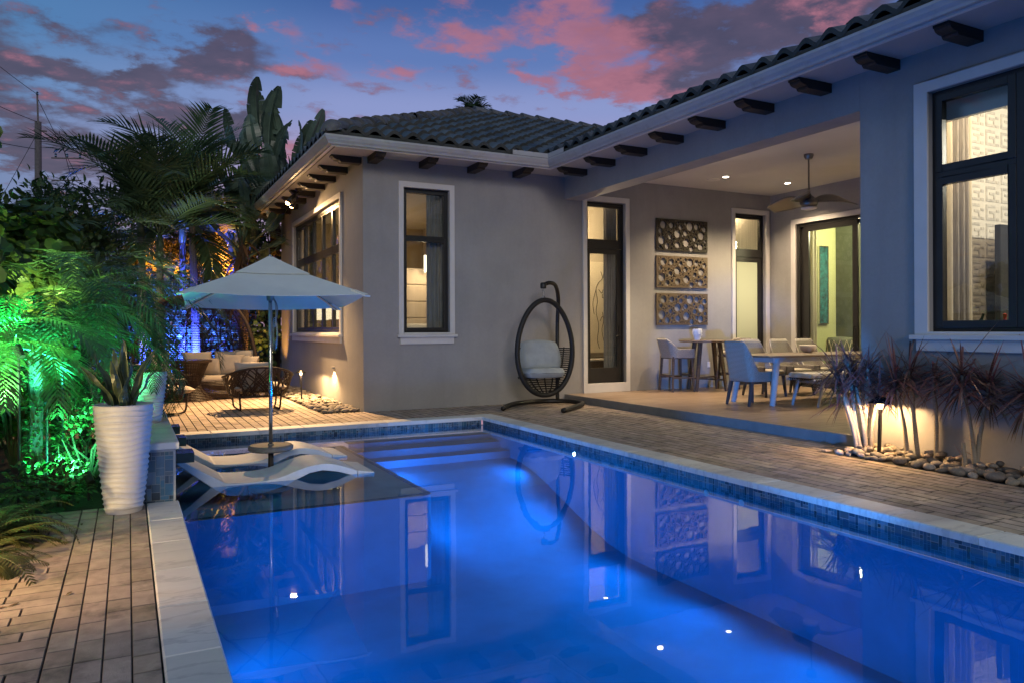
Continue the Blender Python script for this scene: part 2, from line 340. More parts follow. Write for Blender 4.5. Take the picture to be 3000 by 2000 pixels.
# ------------------------------------------------------------------ mesh helpers
class MB:
    """collects geometry; build() links it as ONE mesh object"""
    def __init__(s): s.v = []; s.f = []; s.c = []; s.uv = {}
    def face(s, pts, col=None):
        n = len(s.v); s.v.extend([tuple(p) for p in pts]); s.f.append(tuple(range(n, n + len(pts)))); s.c.append(col)
    def add(s, vs, fs, col=None):
        n = len(s.v); s.v.extend([tuple(p) for p in vs])
        for f in fs: s.f.append(tuple(i + n for i in f)); s.c.append(col)
    def box(s, x0, x1, y0, y1, z0, z1, col=None, ch=0, edge=None):
        if ch:
            a = [(x0, y0), (x1, y0), (x1, y1), (x0, y1)]; b = [(x0 + ch, y0 + ch), (x1 - ch, y0 + ch), (x1 - ch, y1 - ch), (x0 + ch, y1 - ch)]
            vs = [(x, y, z0) for x, y in a] + [(x, y, z1 - ch) for x, y in a] + [(x, y, z1) for x, y in b]
            fs = [(3, 2, 1, 0), (8, 9, 10, 11)]
            for i in range(4):
                j = (i + 1) % 4; fs += [(i, j, 4 + j, 4 + i), (4 + i, 4 + j, 8 + j, 8 + i)]
            if edge is None: s.add(vs, fs, col)
            else:
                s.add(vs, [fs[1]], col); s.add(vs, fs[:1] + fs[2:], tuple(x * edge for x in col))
        else:
            s.add([(x0, y0, z0), (x1, y0, z0), (x1, y1, z0), (x0, y1, z0), (x0, y0, z1), (x1, y0, z1), (x1, y1, z1), (x0, y1, z1)],
                  [(3, 2, 1, 0), (4, 5, 6, 7), (0, 1, 5, 4), (1, 2, 6, 5), (2, 3, 7, 6), (3, 0, 4, 7)], col)
        return s
    def obox(s, c, size, rot=None, col=None):
        hx, hy, hz = (d / 2 for d in size); c = Vector(c)
        vs = [Vector((sx * hx, sy * hy, sz * hz)) for sz in (-1, 1) for sx, sy in ((-1, -1), (1, -1), (1, 1), (-1, 1))]
        if rot is not None: vs = [rot @ v for v in vs]
        s.add([c + v for v in vs], [(3, 2, 1, 0), (4, 5, 6, 7), (0, 1, 5, 4), (1, 2, 6, 5), (2, 3, 7, 6), (3, 0, 4, 7)], col); return s
    def bar(s, a, b, w, h=None, w2=None, h2=None, up=(0, 0, 1), col=None):
        """tapered rectangular bar from a to b"""
        a, b = Vector(a), Vector(b); d = (b - a).normalized(); h = h or w; w2 = w2 or w; h2 = h2 or h
        u = Vector(up)
        if abs(d.dot(u)) > .95: u = Vector((0, 1, 0))
        x = d.cross(u).normalized(); y = x.cross(d).normalized()
        vs = [a + x * (sx * w / 2) + y * (sy * h / 2) for sx, sy in ((-1, -1), (1, -1), (1, 1), (-1, 1))] + [b + x * (sx * w2 / 2) + y * (sy * h2 / 2) for sx, sy in ((-1, -1), (1, -1), (1, 1), (-1, 1))]
        s.add(vs, [(0, 1, 2, 3), (7, 6, 5, 4), (0, 4, 5, 1), (1, 5, 6, 2), (2, 6, 7, 3), (3, 7, 4, 0)], col); return s
    def tube(s, pts, r, n=8, closed=False, col=None, flat=1.0, cap=True):
        pts = [Vector(p) for p in pts]; m = len(pts); rs = r if isinstance(r, (list, tuple)) else [r] * m
        vs = []; prev = None
        for i, p in enumerate(pts):
            if closed: d = (pts[(i + 1) % m] - pts[i - 1])
            else: d = pts[min(i + 1, m - 1)] - pts[max(i - 1, 0)]
            d = d.normalized() if d.length > 1e-9 else Vector((0, 0, 1))
            if prev is None: x = d.orthogonal().normalized() if abs(d.z) > .9 else d.cross(Vector((0, 0, 1))).normalized()
            else:
                x = prev - d * prev.dot(d); x = x.normalized() if x.length > 1e-6 else d.orthogonal().normalized()
            prev = x; y = d.cross(x)
            for k in range(n):
                a = 2 * PI * k / n; vs.append(p + x * (rs[i] * math.cos(a)) + y * (rs[i] * flat * math.sin(a)))
        fs = []
        for i in range(m if closed else m - 1):
            j = (i + 1) % m
            for k in range(n): fs.append((i * n + k, i * n + (k + 1) % n, j * n + (k + 1) % n, j * n + k))
        if not closed and cap: fs += [tuple(reversed(range(n))), tuple((m - 1) * n + k for k in range(n))]
        s.add(vs, fs, col); return s
    def lathe(s, prof, n=24, c=(0, 0, 0), col=None, sx=1, sy=1):
        vs = [(c[0] + r * sx * math.cos(2 * PI * k / n), c[1] + r * sy * math.sin(2 * PI * k / n), c[2] + z) for r, z in prof for k in range(n)]
        fs = [(i * n + k, i * n + (k + 1) % n, (i + 1) * n + (k + 1) % n, (i + 1) * n + k) for i in range(len(prof) - 1) for k in range(n)]
        fs += [tuple(reversed(range(n))), tuple((len(prof) - 1) * n + k for k in range(n))]
        s.add(vs, fs, col); return s
    def prism(s, poly, axis, a, b, col=None):
        """polygon in the plane normal to axis, extruded from a to b; poly (p,q): x->(y,z) y->(x,z) z->(x,y)"""
        mk = {'x': lambda p, q, t: (t, p, q), 'y': lambda p, q, t: (p, t, q), 'z': lambda p, q, t: (p, q, t)}[axis]
        n = len(poly); vs = [mk(p, q, a) for p, q in poly] + [mk(p, q, b) for p, q in poly]
        s.add(vs, [tuple(range(n)), tuple(reversed(range(n, 2 * n)))] + [(i, (i + 1) % n, n + (i + 1) % n, n + i) for i in range(n)], col); return s
    def surf(s, fn, nu, nv, col=None, uv=(1, 1)):
        n = len(s.v)
        for j in range(nv + 1):
            for i in range(nu + 1):
                s.v.append(tuple(fn(i / nu, j / nv)))
        for j in range(nv):
            for i in range(nu):
                a = n + j * (nu + 1) + i; s.uv[len(s.f)] = [(uv[0] * (i + p) / nu, uv[1] * (j + q) / nv) for p, q in ((0, 0), (1, 0), (1, 1), (0, 1))]
                s.f.append((a, a + 1, a + nu + 2, a + nu + 1)); s.c.append(col)
        return s
    def build(s, name, mat, parent=None, smooth=False, loc=None, bevel=0, solid=0, sub=0, fix=True):
        me = bpy.data.meshes.new(name); me.from_pydata(s.v, [], s.f)
        if any(c is not None for c in s.c):
            ca = me.color_attributes.new('tint', 'FLOAT_COLOR', 'CORNER'); arr = []
            for f, c in zip(s.f, s.c):
                c = (1, 1, 1) if c is None else ((c, c, c) if isinstance(c, (int, float)) else c); arr.extend((*c, 1.0) * len(f))
            ca.data.foreach_set('color', arr)
        else:
            ca = me.color_attributes.new('tint', 'FLOAT_COLOR', 'CORNER'); ca.data.foreach_set('color', [1.0] * (4 * len(me.loops)))
        if s.uv:
            ul = me.uv_layers.new(name='UVMap'); arr = []
            for i, f in enumerate(s.f):
                q = s.uv.get(i)
                for k in range(len(f)): arr.extend(q[k] if q else (0, 0))
            ul.data.foreach_set('uv', arr)
        me.materials.append(M[mat])
        if fix and len(s.f) < 30000:
            bm = bmesh.new(); bm.from_mesh(me)
            if smooth or sub or bevel: bmesh.ops.remove_doubles(bm, verts=bm.verts, dist=1e-5)
            bmesh.ops.recalc_face_normals(bm, faces=bm.faces); bm.to_mesh(me); bm.free()
        if smooth: me.shade_smooth() if hasattr(me, 'shade_smooth') else me.polygons.foreach_set('use_smooth', [True] * len(me.polygons))
        o = bpy.data.objects.new(name, me); COL.objects.link(o)
        if parent is not None: o.parent = parent
        if loc is not None: o.location = loc
        if solid:
            md = o.modifiers.new('solid', 'SOLIDIFY'); md.thickness = solid; md.offset = 0
        if bevel:
            md = o.modifiers.new('bevel', 'BEVEL'); md.width = bevel; md.segments = 2; md.limit_method = 'ANGLE'; md.angle_limit = R(35)
        if sub:
            md = o.modifiers.new('sub', 'SUBSURF'); md.levels = sub; md.render_levels = sub
        return o

def tag(o, label=None, cat=None, group=None, kind=None):
    if label: o['label'] = label
    if cat: o['category'] = cat
    if group: o['group'] = group
    if kind: o['kind'] = kind
    return o
def thing(name, label, cat, loc=(0, 0, 0), rz=0, group=None):
    o = bpy.data.objects.new(name, None); COL.objects.link(o); o.empty_display_size = .1
    o.location = loc; o.rotation_euler = (0, 0, rz); return tag(o, label, cat, group)
def struct(name, mb, mat, **k):
    o = mb.build(name, mat, **k); o['kind'] = 'structure'; o['label'] = name.replace('_', ' '); return o
def copy_thing(src, loc, rz, label=None):
    kids = [o for o in bpy.data.objects if o.parent == src]
    r = src.copy(); COL.objects.link(r); r.location = loc; r.rotation_euler = (0, 0, rz)
    if label: r['label'] = label
    for k in kids:
        gk = [o for o in bpy.data.objects if o.parent == k]
        c = k.copy(); COL.objects.link(c); c.parent = r
        for g in gk:
            d = g.copy(); COL.objects.link(d); d.parent = c
    return r
def place(o, loc, rz=0):
    o.location = loc; o.rotation_euler = (0, 0, rz)
    return o
def lerp(a, b, t): return a + (b - a) * t
def smooth_path(pts, k=6):
    """Catmull-Rom through pts"""
    P = [Vector(p) for p in pts]; out = []
    for i in range(len(P) - 1):
        a, b, c, d = P[max(i - 1, 0)], P[i], P[i + 1], P[min(i + 2, len(P) - 1)]
        for j in range(k):
            t = j / k; out.append(.5 * ((2 * b) + (c - a) * t + (2 * a - 5 * b + 4 * c - d) * t * t + (3 * b - a - 3 * c + d) * t ** 3))
    out.append(P[-1]); return out
def interp(tab, x):
    for (x0, y0), (x1, y1) in zip(tab, tab[1:]):
        if x <= x1: return lerp(y0, y1, max(0, min(1, (x - x0) / (x1 - x0))))
    return tab[-1][1]

def plate(mb, axis, p, u0, u1, v0, v1, holes, depth=0):
    """sheet with rectangular holes at plane `axis`=p; depth adds a second sheet and the reveals. x:(u=y,v=z) y:(u=x,v=z) z:(u=x,v=y)"""
    mk = {'x': lambda u, v, t: (t, u, v), 'y': lambda u, v, t: (u, t, v), 'z': lambda u, v, t: (u, v, t)}[axis]
    us = sorted({u0, u1, *[h[0] for h in holes], *[h[1] for h in holes]}); vs = sorted({v0, v1, *[h[2] for h in holes], *[h[3] for h in holes]})
    us = [u for u in us if u0 <= u <= u1]; vs = [v for v in vs if v0 <= v <= v1]
    def hole(u, v): return any(h[0] < u < h[1] and h[2] < v < h[3] for h in holes) or not (u0 < u < u1 and v0 < v < v1)
    for a, b in zip(us, us[1:]):
        for c, d in zip(vs, vs[1:]):
            mu, mv = (a + b) / 2, (c + d) / 2
            if hole(mu, mv): continue
            for t in ((p, p + depth) if depth else (p,)): mb.face([mk(a, c, t), mk(b, c, t), mk(b, d, t), mk(a, d, t)])
            if depth:
                e = 1e-4
                if hole(a - e, mv): mb.face([mk(a, c, p), mk(a, d, p), mk(a, d, p + depth), mk(a, c, p + depth)])
                if hole(b + e, mv): mb.face([mk(b, c, p), mk(b, d, p), mk(b, d, p + depth), mk(b, c, p + depth)])
                if hole(mu, c - e): mb.face([mk(a, c, p), mk(b, c, p), mk(b, c, p + depth), mk(a, c, p + depth)])
                if hole(mu, d + e): mb.face([mk(a, d, p), mk(b, d, p), mk(b, d, p + depth), mk(a, d, p + depth)])

# ------------------------------------------------------------------ the ground
WZ = -0.11            # water level
FL = 0.12             # porch floor
g = MB(); plate(g, 'z', -0.07, -300, 300, -300, 400, [(0.14, 4.94, -4.9, 10.40)])
struct('ground', g, 'soil')

def pavers(mb, x0, x1, y0, y1, along, seed, w=.118, lens=(.17, .235, .30), skip=None, gap=.0055, edge=.5):
    rng = random.Random(seed)
    rows = int(round(((x1 - x0) if along == 'y' else (y1 - y0)) / w)); w = ((x1 - x0) if along == 'y' else (y1 - y0)) / rows
    lo, hi = (y0, y1) if along == 'y' else (x0, x1)
    for r in range(rows):
        a0 = (x0 if along == 'y' else y0) + r * w; t = lo - rng.random() * .1
        while t < hi:
            L = rng.choice(lens)
            if hi - (t + L) < .07: L = hi - t + .001
            s, e = max(t, lo), min(t + L, hi); t += L
            if e - s < .004: continue
            g2 = gap * (.75 if gap < .006 else .42); bx = (a0 + gap / 2, a0 + w - gap / 2, s + g2, e - g2) if along == 'y' else (s + g2, e - g2, a0 + gap / 2, a0 + w - gap / 2)
            if skip and skip((bx[0] + bx[1]) / 2, (bx[2] + bx[3]) / 2): continue
            k = rng.uniform(.82, 1.14); c = (k, k * rng.uniform(.95, 1.0), k * rng.uniform(.88, 1.0))
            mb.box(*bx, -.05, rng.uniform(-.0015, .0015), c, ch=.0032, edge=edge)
pv = MB()
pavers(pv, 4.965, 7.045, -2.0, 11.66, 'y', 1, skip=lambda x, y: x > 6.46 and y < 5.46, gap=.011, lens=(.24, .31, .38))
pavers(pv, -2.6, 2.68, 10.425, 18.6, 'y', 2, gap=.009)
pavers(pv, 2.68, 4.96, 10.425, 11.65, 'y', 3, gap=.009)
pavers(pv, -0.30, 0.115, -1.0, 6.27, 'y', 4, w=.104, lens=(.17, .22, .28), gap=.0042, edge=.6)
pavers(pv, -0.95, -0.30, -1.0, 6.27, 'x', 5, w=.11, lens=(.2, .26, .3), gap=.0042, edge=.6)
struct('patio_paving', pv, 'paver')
ps = MB()
ps.box(4.965, 7.045, -2, 11.66, -.06, -.012); ps.box(-2.6, 4.96, 10.425, 18.6, -.061, -.012); ps.box(-.95, .115, -1, 6.27, -.0605, -.012)
struct('paving_joint_sand', ps, 'joint_sand')

# coping slabs
cp = MB(); rng = random.Random(7)
def slabs(x0, x1, y0, y1, along, L):
    lo, hi = (y0, y1) if along == 'y' else (x0, x1); n = max(1, round((hi - lo) / L)); s = (hi - lo) / n
    for i in range(n):
        k = rng.uniform(.86, 1.08); c = (k, k, k * rng.uniform(.95, 1.02)); a, b = lo + i * s + .0015, lo + (i + 1) * s - .0015
        if along == 'y': cp.box(x0, x1, a, b, -.045, .006, c, ch=.008)
        else: cp.box(a, b, y0, y1, -.045, .006, c, ch=.008)
slabs(4.675, 4.96, -4.5, 10.12, 'y', .61)
slabs(.36, 4.96, 10.123, 10.42, 'x', .61)
slabs(.12, .342, -4.5, 6.265, 'y', .61)
struct('pool_coping', cp, 'marble')

# ------------------------------------------------------------------ the pool
PX0, PX1, PY0, PY1, PZ = .33, 4.70, -4.4, 10.13, -1.12
LX, LY, LZ = 2.60, 6.70, -.27
po = MB()
def wallq(a, b, z0, z1): po.face([(a[0], a[1], z0), (b[0], b[1], z0), (b[0], b[1], z1), (a[0], a[1], z1)])
wallq((PX1, PY0), (PX1, PY1), PZ, -.21); wallq((PX0, LY), (PX0, PY0), PZ, -.21); wallq((PX1, PY0), (PX0, PY0), PZ, -.21)
wallq((PX0, LY), (LX - .12, LY), PZ, LZ)
for k in range(6):     # rounded corner of the ledge
    a, b = PI / 2 * k / 6, PI / 2 * (k + 1) / 6
    pa = (LX - .12 + .12 * math.sin(a), LY + .12 - .12 * math.cos(a)); pb = (LX - .12 + .12 * math.sin(b), LY + .12 - .12 * math.cos(b))
    wallq(pa, pb, PZ, LZ); po.face([(LX - .12, LY + .12, LZ), (*pa, LZ), (*pb, LZ)])
wallq((LX, LY + .12), (LX, PY1), PZ, LZ)
lg = MB(); lg.face([(PX0, LY, LZ), (LX - .12, LY, LZ), (LX - .12, LY + .12, LZ), (PX0, LY + .12, LZ)])
lg.face([(PX0, LY + .12, LZ), (LX, LY + .12, LZ), (LX, PY1, LZ), (PX0, PY1, LZ)])
struct('pool_ledge', lg, 'ledge_plaster')
ys, zs = [PY1, 9.84, 9.54, 9.24], [-.215, -.285, -.375]
for i in range(3):
    po.face([(LX, ys[i + 1], zs[i]), (PX1, ys[i + 1], zs[i]), (PX1, ys[i], zs[i]), (LX, ys[i], zs[i])])
    z1 = zs[i + 1] if i < 2 else -.47
    po.face([(LX, ys[i + 1], z1), (PX1, ys[i + 1], z1), (PX1, ys[i + 1], zs[i]), (LX, ys[i + 1], zs[i])])
struct('pool_shell', po, 'pool_plaster', fix=False)
pf = MB()
def floor_pt(u, v):
    y = lerp(PY0, 9.24, v); t = min(1, max(0, (y - 6.3) / 2.94)); return (lerp(PX0, PX1, u), y, lerp(PZ, -.47, t * t * (3 - 2 * t)))
pf.surf(floor_pt, 4, 40)
for x0_, x1_, y0_ in ((2.4, 2.62, 1.0),): pf.box(x0_, x1_, y0_, y0_ + .22, PZ + .002, PZ + .012); struct('pool_floor', pf, 'pool_floor_plaster')

# mosaic: random rectangular pieces on a square grid
BLUES = [(.05, .11, .17), (.07, .15, .22), (.035, .08, .12), (.12, .19, .26), (.05, .13, .17), (.02, .045, .07), (.09, .13, .16), (.06, .17, .25), (.16, .23, .28)]
def mosaic(mb, o, U, V, nu, nv, cell, seed, gap=.0034, nrm=(0, 0, 1)):
    rng = random.Random(seed); used = set(); o, U, V, N = Vector(o), Vector(U), Vector(V), Vector(nrm) * .002
    for j in range(nv):
        for i in range(nu):
            if (i, j) in used: continue
            for w, h in rng.sample([(2, 2), (3, 2), (2, 3), (1, 2), (2, 1), (1, 1), (1, 3)], 7) + [(1, 1)]:
                cs = [(i + a, j + b) for a in range(w) for b in range(h)]
                if all(c not in used and c[0] < nu and c[1] < nv for c in cs): break
            used.update(cs); c = rng.choice(BLUES); k = rng.uniform(.6, 1.25); c = tuple(min(1, x * k) for x in c)
            a, b, d, e = i * cell + gap / 2, (i + w) * cell - gap / 2, j * cell + gap / 2, (j + h) * cell - gap / 2
            t = N * rng.uniform(.5, 1)
            mb.face([o + U * a + V * d + t, o + U * b + V * d + t, o + U * b + V * e + t, o + U * a + V * e + t], c)
ms = MB(); gr = MB()
cz = .0262
def band(o, U, n, nrm, seed, z0=-.2075, nz=6, cell=cz):
    o = Vector((o[0], o[1], z0)); U = Vector(U)
    mosaic(ms, o, U, (0, 0, 1), n, nz, cell, seed, nrm=nrm)
    e = o + U * (n * cell); gr.face([o, e, e + Vector((0, 0, nz * cell + .006)), o + Vector((0, 0, nz * cell + .006))])
band((PX1, PY1, 0), (0, -1, 0), int(12.5 / cz), (-1, 0, 0), 11)
band((PX0 + .02, PY1, 0), (1, 0, 0), int(4.33 / cz), (0, -1, 0), 12)
band((PX0, 6.26, 0), (0, -1, 0), int(9 / cz), (1, 0, 0), 13)
# trim line along the ledge and steps
for o_, U_, n_ in (((PX0, LY + .02, LZ + .003), (1, 0, 0), int((LX - PX0) / cz)), ((LX - .075, LY + .1, LZ + .003), (0, 1, 0), int(3.3 / cz)), ((LX, 9.85, -.212), (1, 0, 0), 80), ((LX, 9.55, -.282), (1, 0, 0), 80), ((LX, 9.25, -.372), (1, 0, 0), 80)):
    V_ = (0, 1, 0) if U_[0] else (1, 0, 0); mosaic(ms, o_, U_, V_, n_, 2, cz, n_)
struct('pool_mosaic_band', ms, 'mosaic_tile', fix=False); struct('pool_mosaic_grout', gr, 'grout', fix=False)
wt = MB(); wt.face([(PX0, PY0, WZ), (PX1, PY0, WZ), (PX1, PY1, WZ), (PX0, PY1, WZ)]); struct('pool_water', wt, 'pool_water')

def pool_light(y, z, label):
    t = thing('pool_light', label, 'pool light', (PX1 - .006, y, z), 0, 'lights in the pool wall')
    b = MB(); b.lathe([(.034, 0), (.034, .006), (.026, .010)], 16); o = b.build('lens_ring', 'steel', t, smooth=False); o.rotation_euler = (0, -PI / 2, 0)
    b = MB(); b.lathe([(.024, .011), (.018, .016), (.004, .018)], 14); o = b.build('lens', 'pool_lamp', t); o.rotation_euler = (0, -PI / 2, 0)
pool_light(7.54, -.175, 'small round light shining white in the blue far part of the pool wall')
for y, lb in ((5.28, 'pale round return jet in the pool wall, the farther of two'), (4.84, 'pale round return jet in the pool wall, the nearer of two')):
    t = thing('return_jet', lb, 'pool jet', (PX1 - .004, y, -.20), 0, 'return jets in the pool wall')
    b = MB(); b.lathe([(.032, 0), (.032, .006), (.012, .008), (.012, .004)], 16); o = b.build('flange', 'lounger_plastic', t); o.rotation_euler = (0, -PI / 2, 0)
# blue pool lamps under the water
for k, (y, e) in enumerate(((8.5, 55), (7.3, 150), (6.1, 110), (4.9, 85), (3.7, 95), (2.5, 120), (1.3, 170), (.1, 230), (-1.2, 230))):
    lamp('pool_lamp_right', 'SPOT', (4.62, y, -.36 if y > 7 else -.60), e * .8, BLUE, (0, y + (.6 if y > 7 else 0), -.36 if y > 7 else -.60), .10, 172, 1.0)
for y in (5.6, 4.4, 3.2, 2.0, .8): lamp('pool_lamp_left', 'SPOT', (.42, y, -.62), 70, BLUE, (9, y, -.62), .10, 170, 1.0)

lamp('pool_fill_ledge', 'SPOT', (2.66, 8.7, -.38), 95, BLUE, (9, 9.1, -.38), .08, 170, 1.0)  # added at the ledge to brighten the steps and the right pool wall
lamp('pool_fill_ledge', 'SPOT', (2.66, 7.4, -.45), 60, BLUE, (9, 7.4, -.45), .08, 170, 1.0)

# ------------------------------------------------------------------ raised wall with the scuppers
rw = thing('raised_pool_wall', 'raised wall clad in blue mosaic with a white marble top and green spouts', 'pool wall', (0, 0, 0))
b = MB(); b.box(-.06, .322, 6.285, 10.38, -1.26, .40); b.build('core', 'grout', rw)
b = MB(); cw = .0305
mosaic(b, (-.06, 6.283, -.29), (1, 0, 0), (0, 0, 1), int(.384 / cw), int(.69 / cw), cw, 21, nrm=(0, -1, 0))
mosaic(b, (.324, 6.283, -.29), (0, 1, 0), (0, 0, 1), int(3.85 / cw), int(.69 / cw), cw, 22, nrm=(1, 0, 0))
b.build('mosaic_cladding', 'mosaic_tile', rw, fix=False)
b = MB()
for i in range(6):
    k = .9 + .12 * ((i * 37) % 5) / 5; b.box(-.10, .345, 6.255 + i * .69, 6.255 + (i + 1) * .69 - .002, .402, .452, (k, k, k), ch=.006)
b.build('marble_top', 'marble', rw)
for y in (6.92, 7.93, 8.88):
    b = MB(); b.box(.328, .50, y, y + .26, .18, .19); b.box(.328, .50, y, y + .012, .19, .262); b.box(.328, .50, y + .248, y + .26, .19, .262); b.box(.328, .50, y + .012, y + .248, .255, .262)
    b.build('spout', 'scupper_green', rw)
# ------------------------------------------------------------------ the house
house = thing('house', 'grey stucco house with dark barrel tile roof and covered porch beside the pool', 'house', (0, 0, 0))
WY, WX, MX, PXB = 11.675, 3.33, 7.07, 12.17
b = MB()
plate(b, 'y', WY, WX, 16.0, -.06, 4.15, [(4.0, 4.81, 1.245, 3.62), (7.535, 8.41, .29, 3.66), (11.165, 12.03, FL, 3.68)], .18)
b.build('wing_front_wall', 'stucco', house)
b = MB(); plate(b, 'x', WX, WY + .18, 18.63, -.06, 4.15, [(13.09, 17.24, 1.24, 3.61)], .18)
b.build('wing_side_wall', 'stucco', house)
b = MB(); b.box(WX, 16, 18.63, 18.8, -.06, 4.15); b.build('wing_rear_wall', 'stucco', house)
b = MB(); plate(b, 'x', MX, -2.6, 5.5, -.06, 4.15, [(2.2, 4.72, 1.255, 3.625)], .20)
b.build('pool_side_wall', 'stucco', house)
b = MB(); b.box(MX, MX + .34, 5.502, WY - .002, 3.645, 4.15); b.build('porch_beam', 'stucco', house)
b = MB(); b.box(MX + .202, 16, 5.32, 5.498, -.06, 4.15); b.build('porch_side_wall', 'stucco', house)
b = MB(); plate(b, 'x', PXB, 5.5, WY, -.06, 4.15, [(6.9, 10.98, FL, 3.41)], .18); b.build('porch_end_wall', 'stucco', house)
b = MB(); b.box(MX + .342, PXB - .002, 5.502, WY - .002, 4.10, 4.14)
b.build('porch_ceiling', 'ceiling_paint', house)
b = MB()   # fine ceiling joint
b.box(7.45, 12.1, 6.38, 6.386, 4.0985, 4.101); b.build('ceiling_joint', 'dark_wood', house)
b = MB(); b.box(MX, 12.16, 5.502, WY - .002, -.06, FL); b.build('porch_floor', 'porch_tile', house)
b = MB(); ye = 5.36
for i in range(11):
    y0 = ye + i * .6; y1 = min(y0 + .597, 11.67)
    if y1 > y0: b.box(7.05, 7.075 if y0 < 5.5 else 7.069, y0, y1, -.05, FL + .003, random.Random(i).uniform(.9, 1.08), ch=.002)
b.build('porch_step_edge', 'porch_edge_tile', house)
# interior shell of the house so that its windows look into rooms
b = MB(); b.box(WX + .18, 16, WY + .18, 18.6, 0, .10); b.box(MX + .2, 16, -2.6, 5.3, 0, .10); b.box(PXB + .18, 18, 5.5, WY, 0, .115)
b.build('room_floors', 'room_floor', house)
b = MB(); b.box(WX + .18, 16, WY + .18, 18.6, 3.9, 3.95); b.box(MX + .2, 16, -2.6, 5.3, 3.9, 3.95); b.box(PXB + .18, 18, 5.5, WY, 3.9, 3.95)
b.build('room_ceilings', 'ceiling_paint', house)
b = MB()
b.face([(10.95, WY + .18, .1), (10.95, 18.6, .1), (10.95, 18.6, 3.9), (10.95, WY + .18, 3.9)])
b.box(WX + .18, 6.9, 18.5, 18.6, .1, 3.9); b.box(6.9, 10.9, 15.2, 15.3, .1, 3.9); b.box(6.85, 6.95, WY + .182, 18.4, .1, 3.9)
b.build('wing_room_wall', 'room_wall', house)
b = MB(); b.box(15.9, 16, -2.6, 5.3, .1, 3.9); b.box(7.3, 15.9, -2.55, -2.45, .1, 3.9); b.build('dining_room_wall', 'room_wall', house)

# gutter, fascia, soffit
GO = [(2.61, 19.4), (2.61, 10.94), (6.32, 10.94), (6.32, -2.6)]
def sweep(mb, prof, path=GO):
    """profile (outward offset, z) swept along the eave line"""
    n = len(path); rows = []
    for i, (x, y) in enumerate(path):
        dx_, dy_ = (-1, 0) if i == 0 else ((-1, 0) if i == n - 1 else (-1, -1))
        rows.append([(x + dx_ * o, y + dy_ * o, z) for o, z in prof])
    m = len(prof)
    for a, c in zip(rows, rows[1:]):
        for k in range(m):
            mb.face([a[k], c[k], c[(k + 1) % m], a[(k + 1) % m]])
    mb.face(rows[0]); mb.face(rows[-1])
b = MB(); sweep(b, [(0, 4.02), (.010, 4.045), (.038, 4.075), (.05, 4.10), (.062, 4.118), (.062, 4.146), (.052, 4.146), (.05, 4.12), (-.045, 4.12), (-.05, 4.02)])
b.build('gutter', 'gutter_paint', house)
b = MB(); sweep(b, [(-.052, 4.0), (-.052, 4.17), (-.09, 4.17), (-.09, 4.0)]); sweep(b, [(-.092, 4.022), (-.092, 4.047), (-.135, 4.047), (-.125, 4.022)])
b.build('fascia', 'trim_paint', house)
b = MB(); sweep(b, [(-.15, 4.046), (-.15, 4.052), (-.175, 4.052), (-.175, 4.046)]); b.build('soffit_vent', 'dark_wood', house)
b = MB(); z = 4.05
b.box(2.66, WX + .02, 10.99, 19.35, z, z + .03); b.box(WX + .02, 6.37, 10.99, WY + .02, z, z + .03); b.box(6.37, MX + .02, -2.6, WY + .02, z, z + .03)
b.build('soffit', 'soffit_paint', house)
b = MB(); b.box(5.60, 6.255, 10.868, 10.872, 4.15, 4.225); b.box(6.255, 6.259, 10.36, 10.872, 4.15, 4.225); b.build('splash_guard', 'gutter_paint', house)

def corbel(axis, c, wall, tip):
    """cove ended rafter tail: profile in (distance, z)"""
    s = 1 if tip > wall else -1; L = abs(tip - wall)
    pr = [(0, 4.049), (0, 3.945), (L - .15, 3.945), (L - .13, 3.962), (L - .13, 3.972)]
    for k in range(6):
        a = PI / 2 * k / 5; pr.append((L - .12 + .10 * math.sin(a) * 1.0, 3.975 + .045 * (1 - math.cos(a))))
    pr += [(L, 4.025), (L, 4.049)]
    b = MB()
    if axis == 'x': b.prism([(wall + s * d, z) for d, z in pr], 'y', c - .075, c + .075)
    else: b.prism([(wall + s * d, z) for d, z in pr], 'x', c - .075, c + .075)
    b.build('corbel', 'dark_wood', house)
for k in range(9): corbel('x', 11.82 + .83 * k, WX, 2.85)
for k in range(4): corbel('y', 3.48 + .867 * k, WY, 11.14)
for k in range(13): corbel('x', 10.99 - .842 * k, MX, 6.55)

# roof: barrel tiles laid in courses, clipped to each roof plane
SL = .44
def tiles(mb, place_fn, ulo, uhi, vmin, vmax, seed, tw=.30, cl=.34, H=.098):
    """u along the eave, v up the slope (plan distance); vmin(u), vmax(u) clip"""
    rng = random.Random(seed); nt = int((uhi - ulo) / tw) + 1; nc = int(7.0 / cl) + 1
    for j in range(nc):
        v0, v1 = j * cl, (j + 1) * cl + .03
        for i in range(nt):
            u0 = ulo + i * tw
            if vmax(u0 + tw / 2) <= v0 - .3 or vmin(u0 + tw / 2) >= v1 + .3: continue
            k = rng.uniform(.62, 1.3); c = (k, k, k * rng.uniform(.94, 1.04)); dz = rng.uniform(-.004, .006); tilt = rng.uniform(-.004, .004)
            top, low, bot = [], [], []; ok = False
            for s in range(9):
                u = u0 + tw * s / 8; ph = 2 * PI * (s / 8 - .5)
                h = H * (.5 + .5 * math.cos(ph)) ** .75 + dz + tilt * (s / 8 - .5) * 2
                a, b_ = max(v0, vmin(u)), min(v1, vmax(u))
                if b_ - a > .02: ok = True
                b_ = max(b_, a)
                top.append((u, b_, h + .002)); low.append((u, a, h + .055)); bot.append((u, a, h - .004))
            if not ok: continue
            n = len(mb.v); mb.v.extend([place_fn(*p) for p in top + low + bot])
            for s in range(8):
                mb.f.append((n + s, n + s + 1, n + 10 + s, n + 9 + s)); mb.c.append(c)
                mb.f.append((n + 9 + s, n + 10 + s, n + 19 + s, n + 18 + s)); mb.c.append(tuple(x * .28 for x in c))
EZ = 4.165
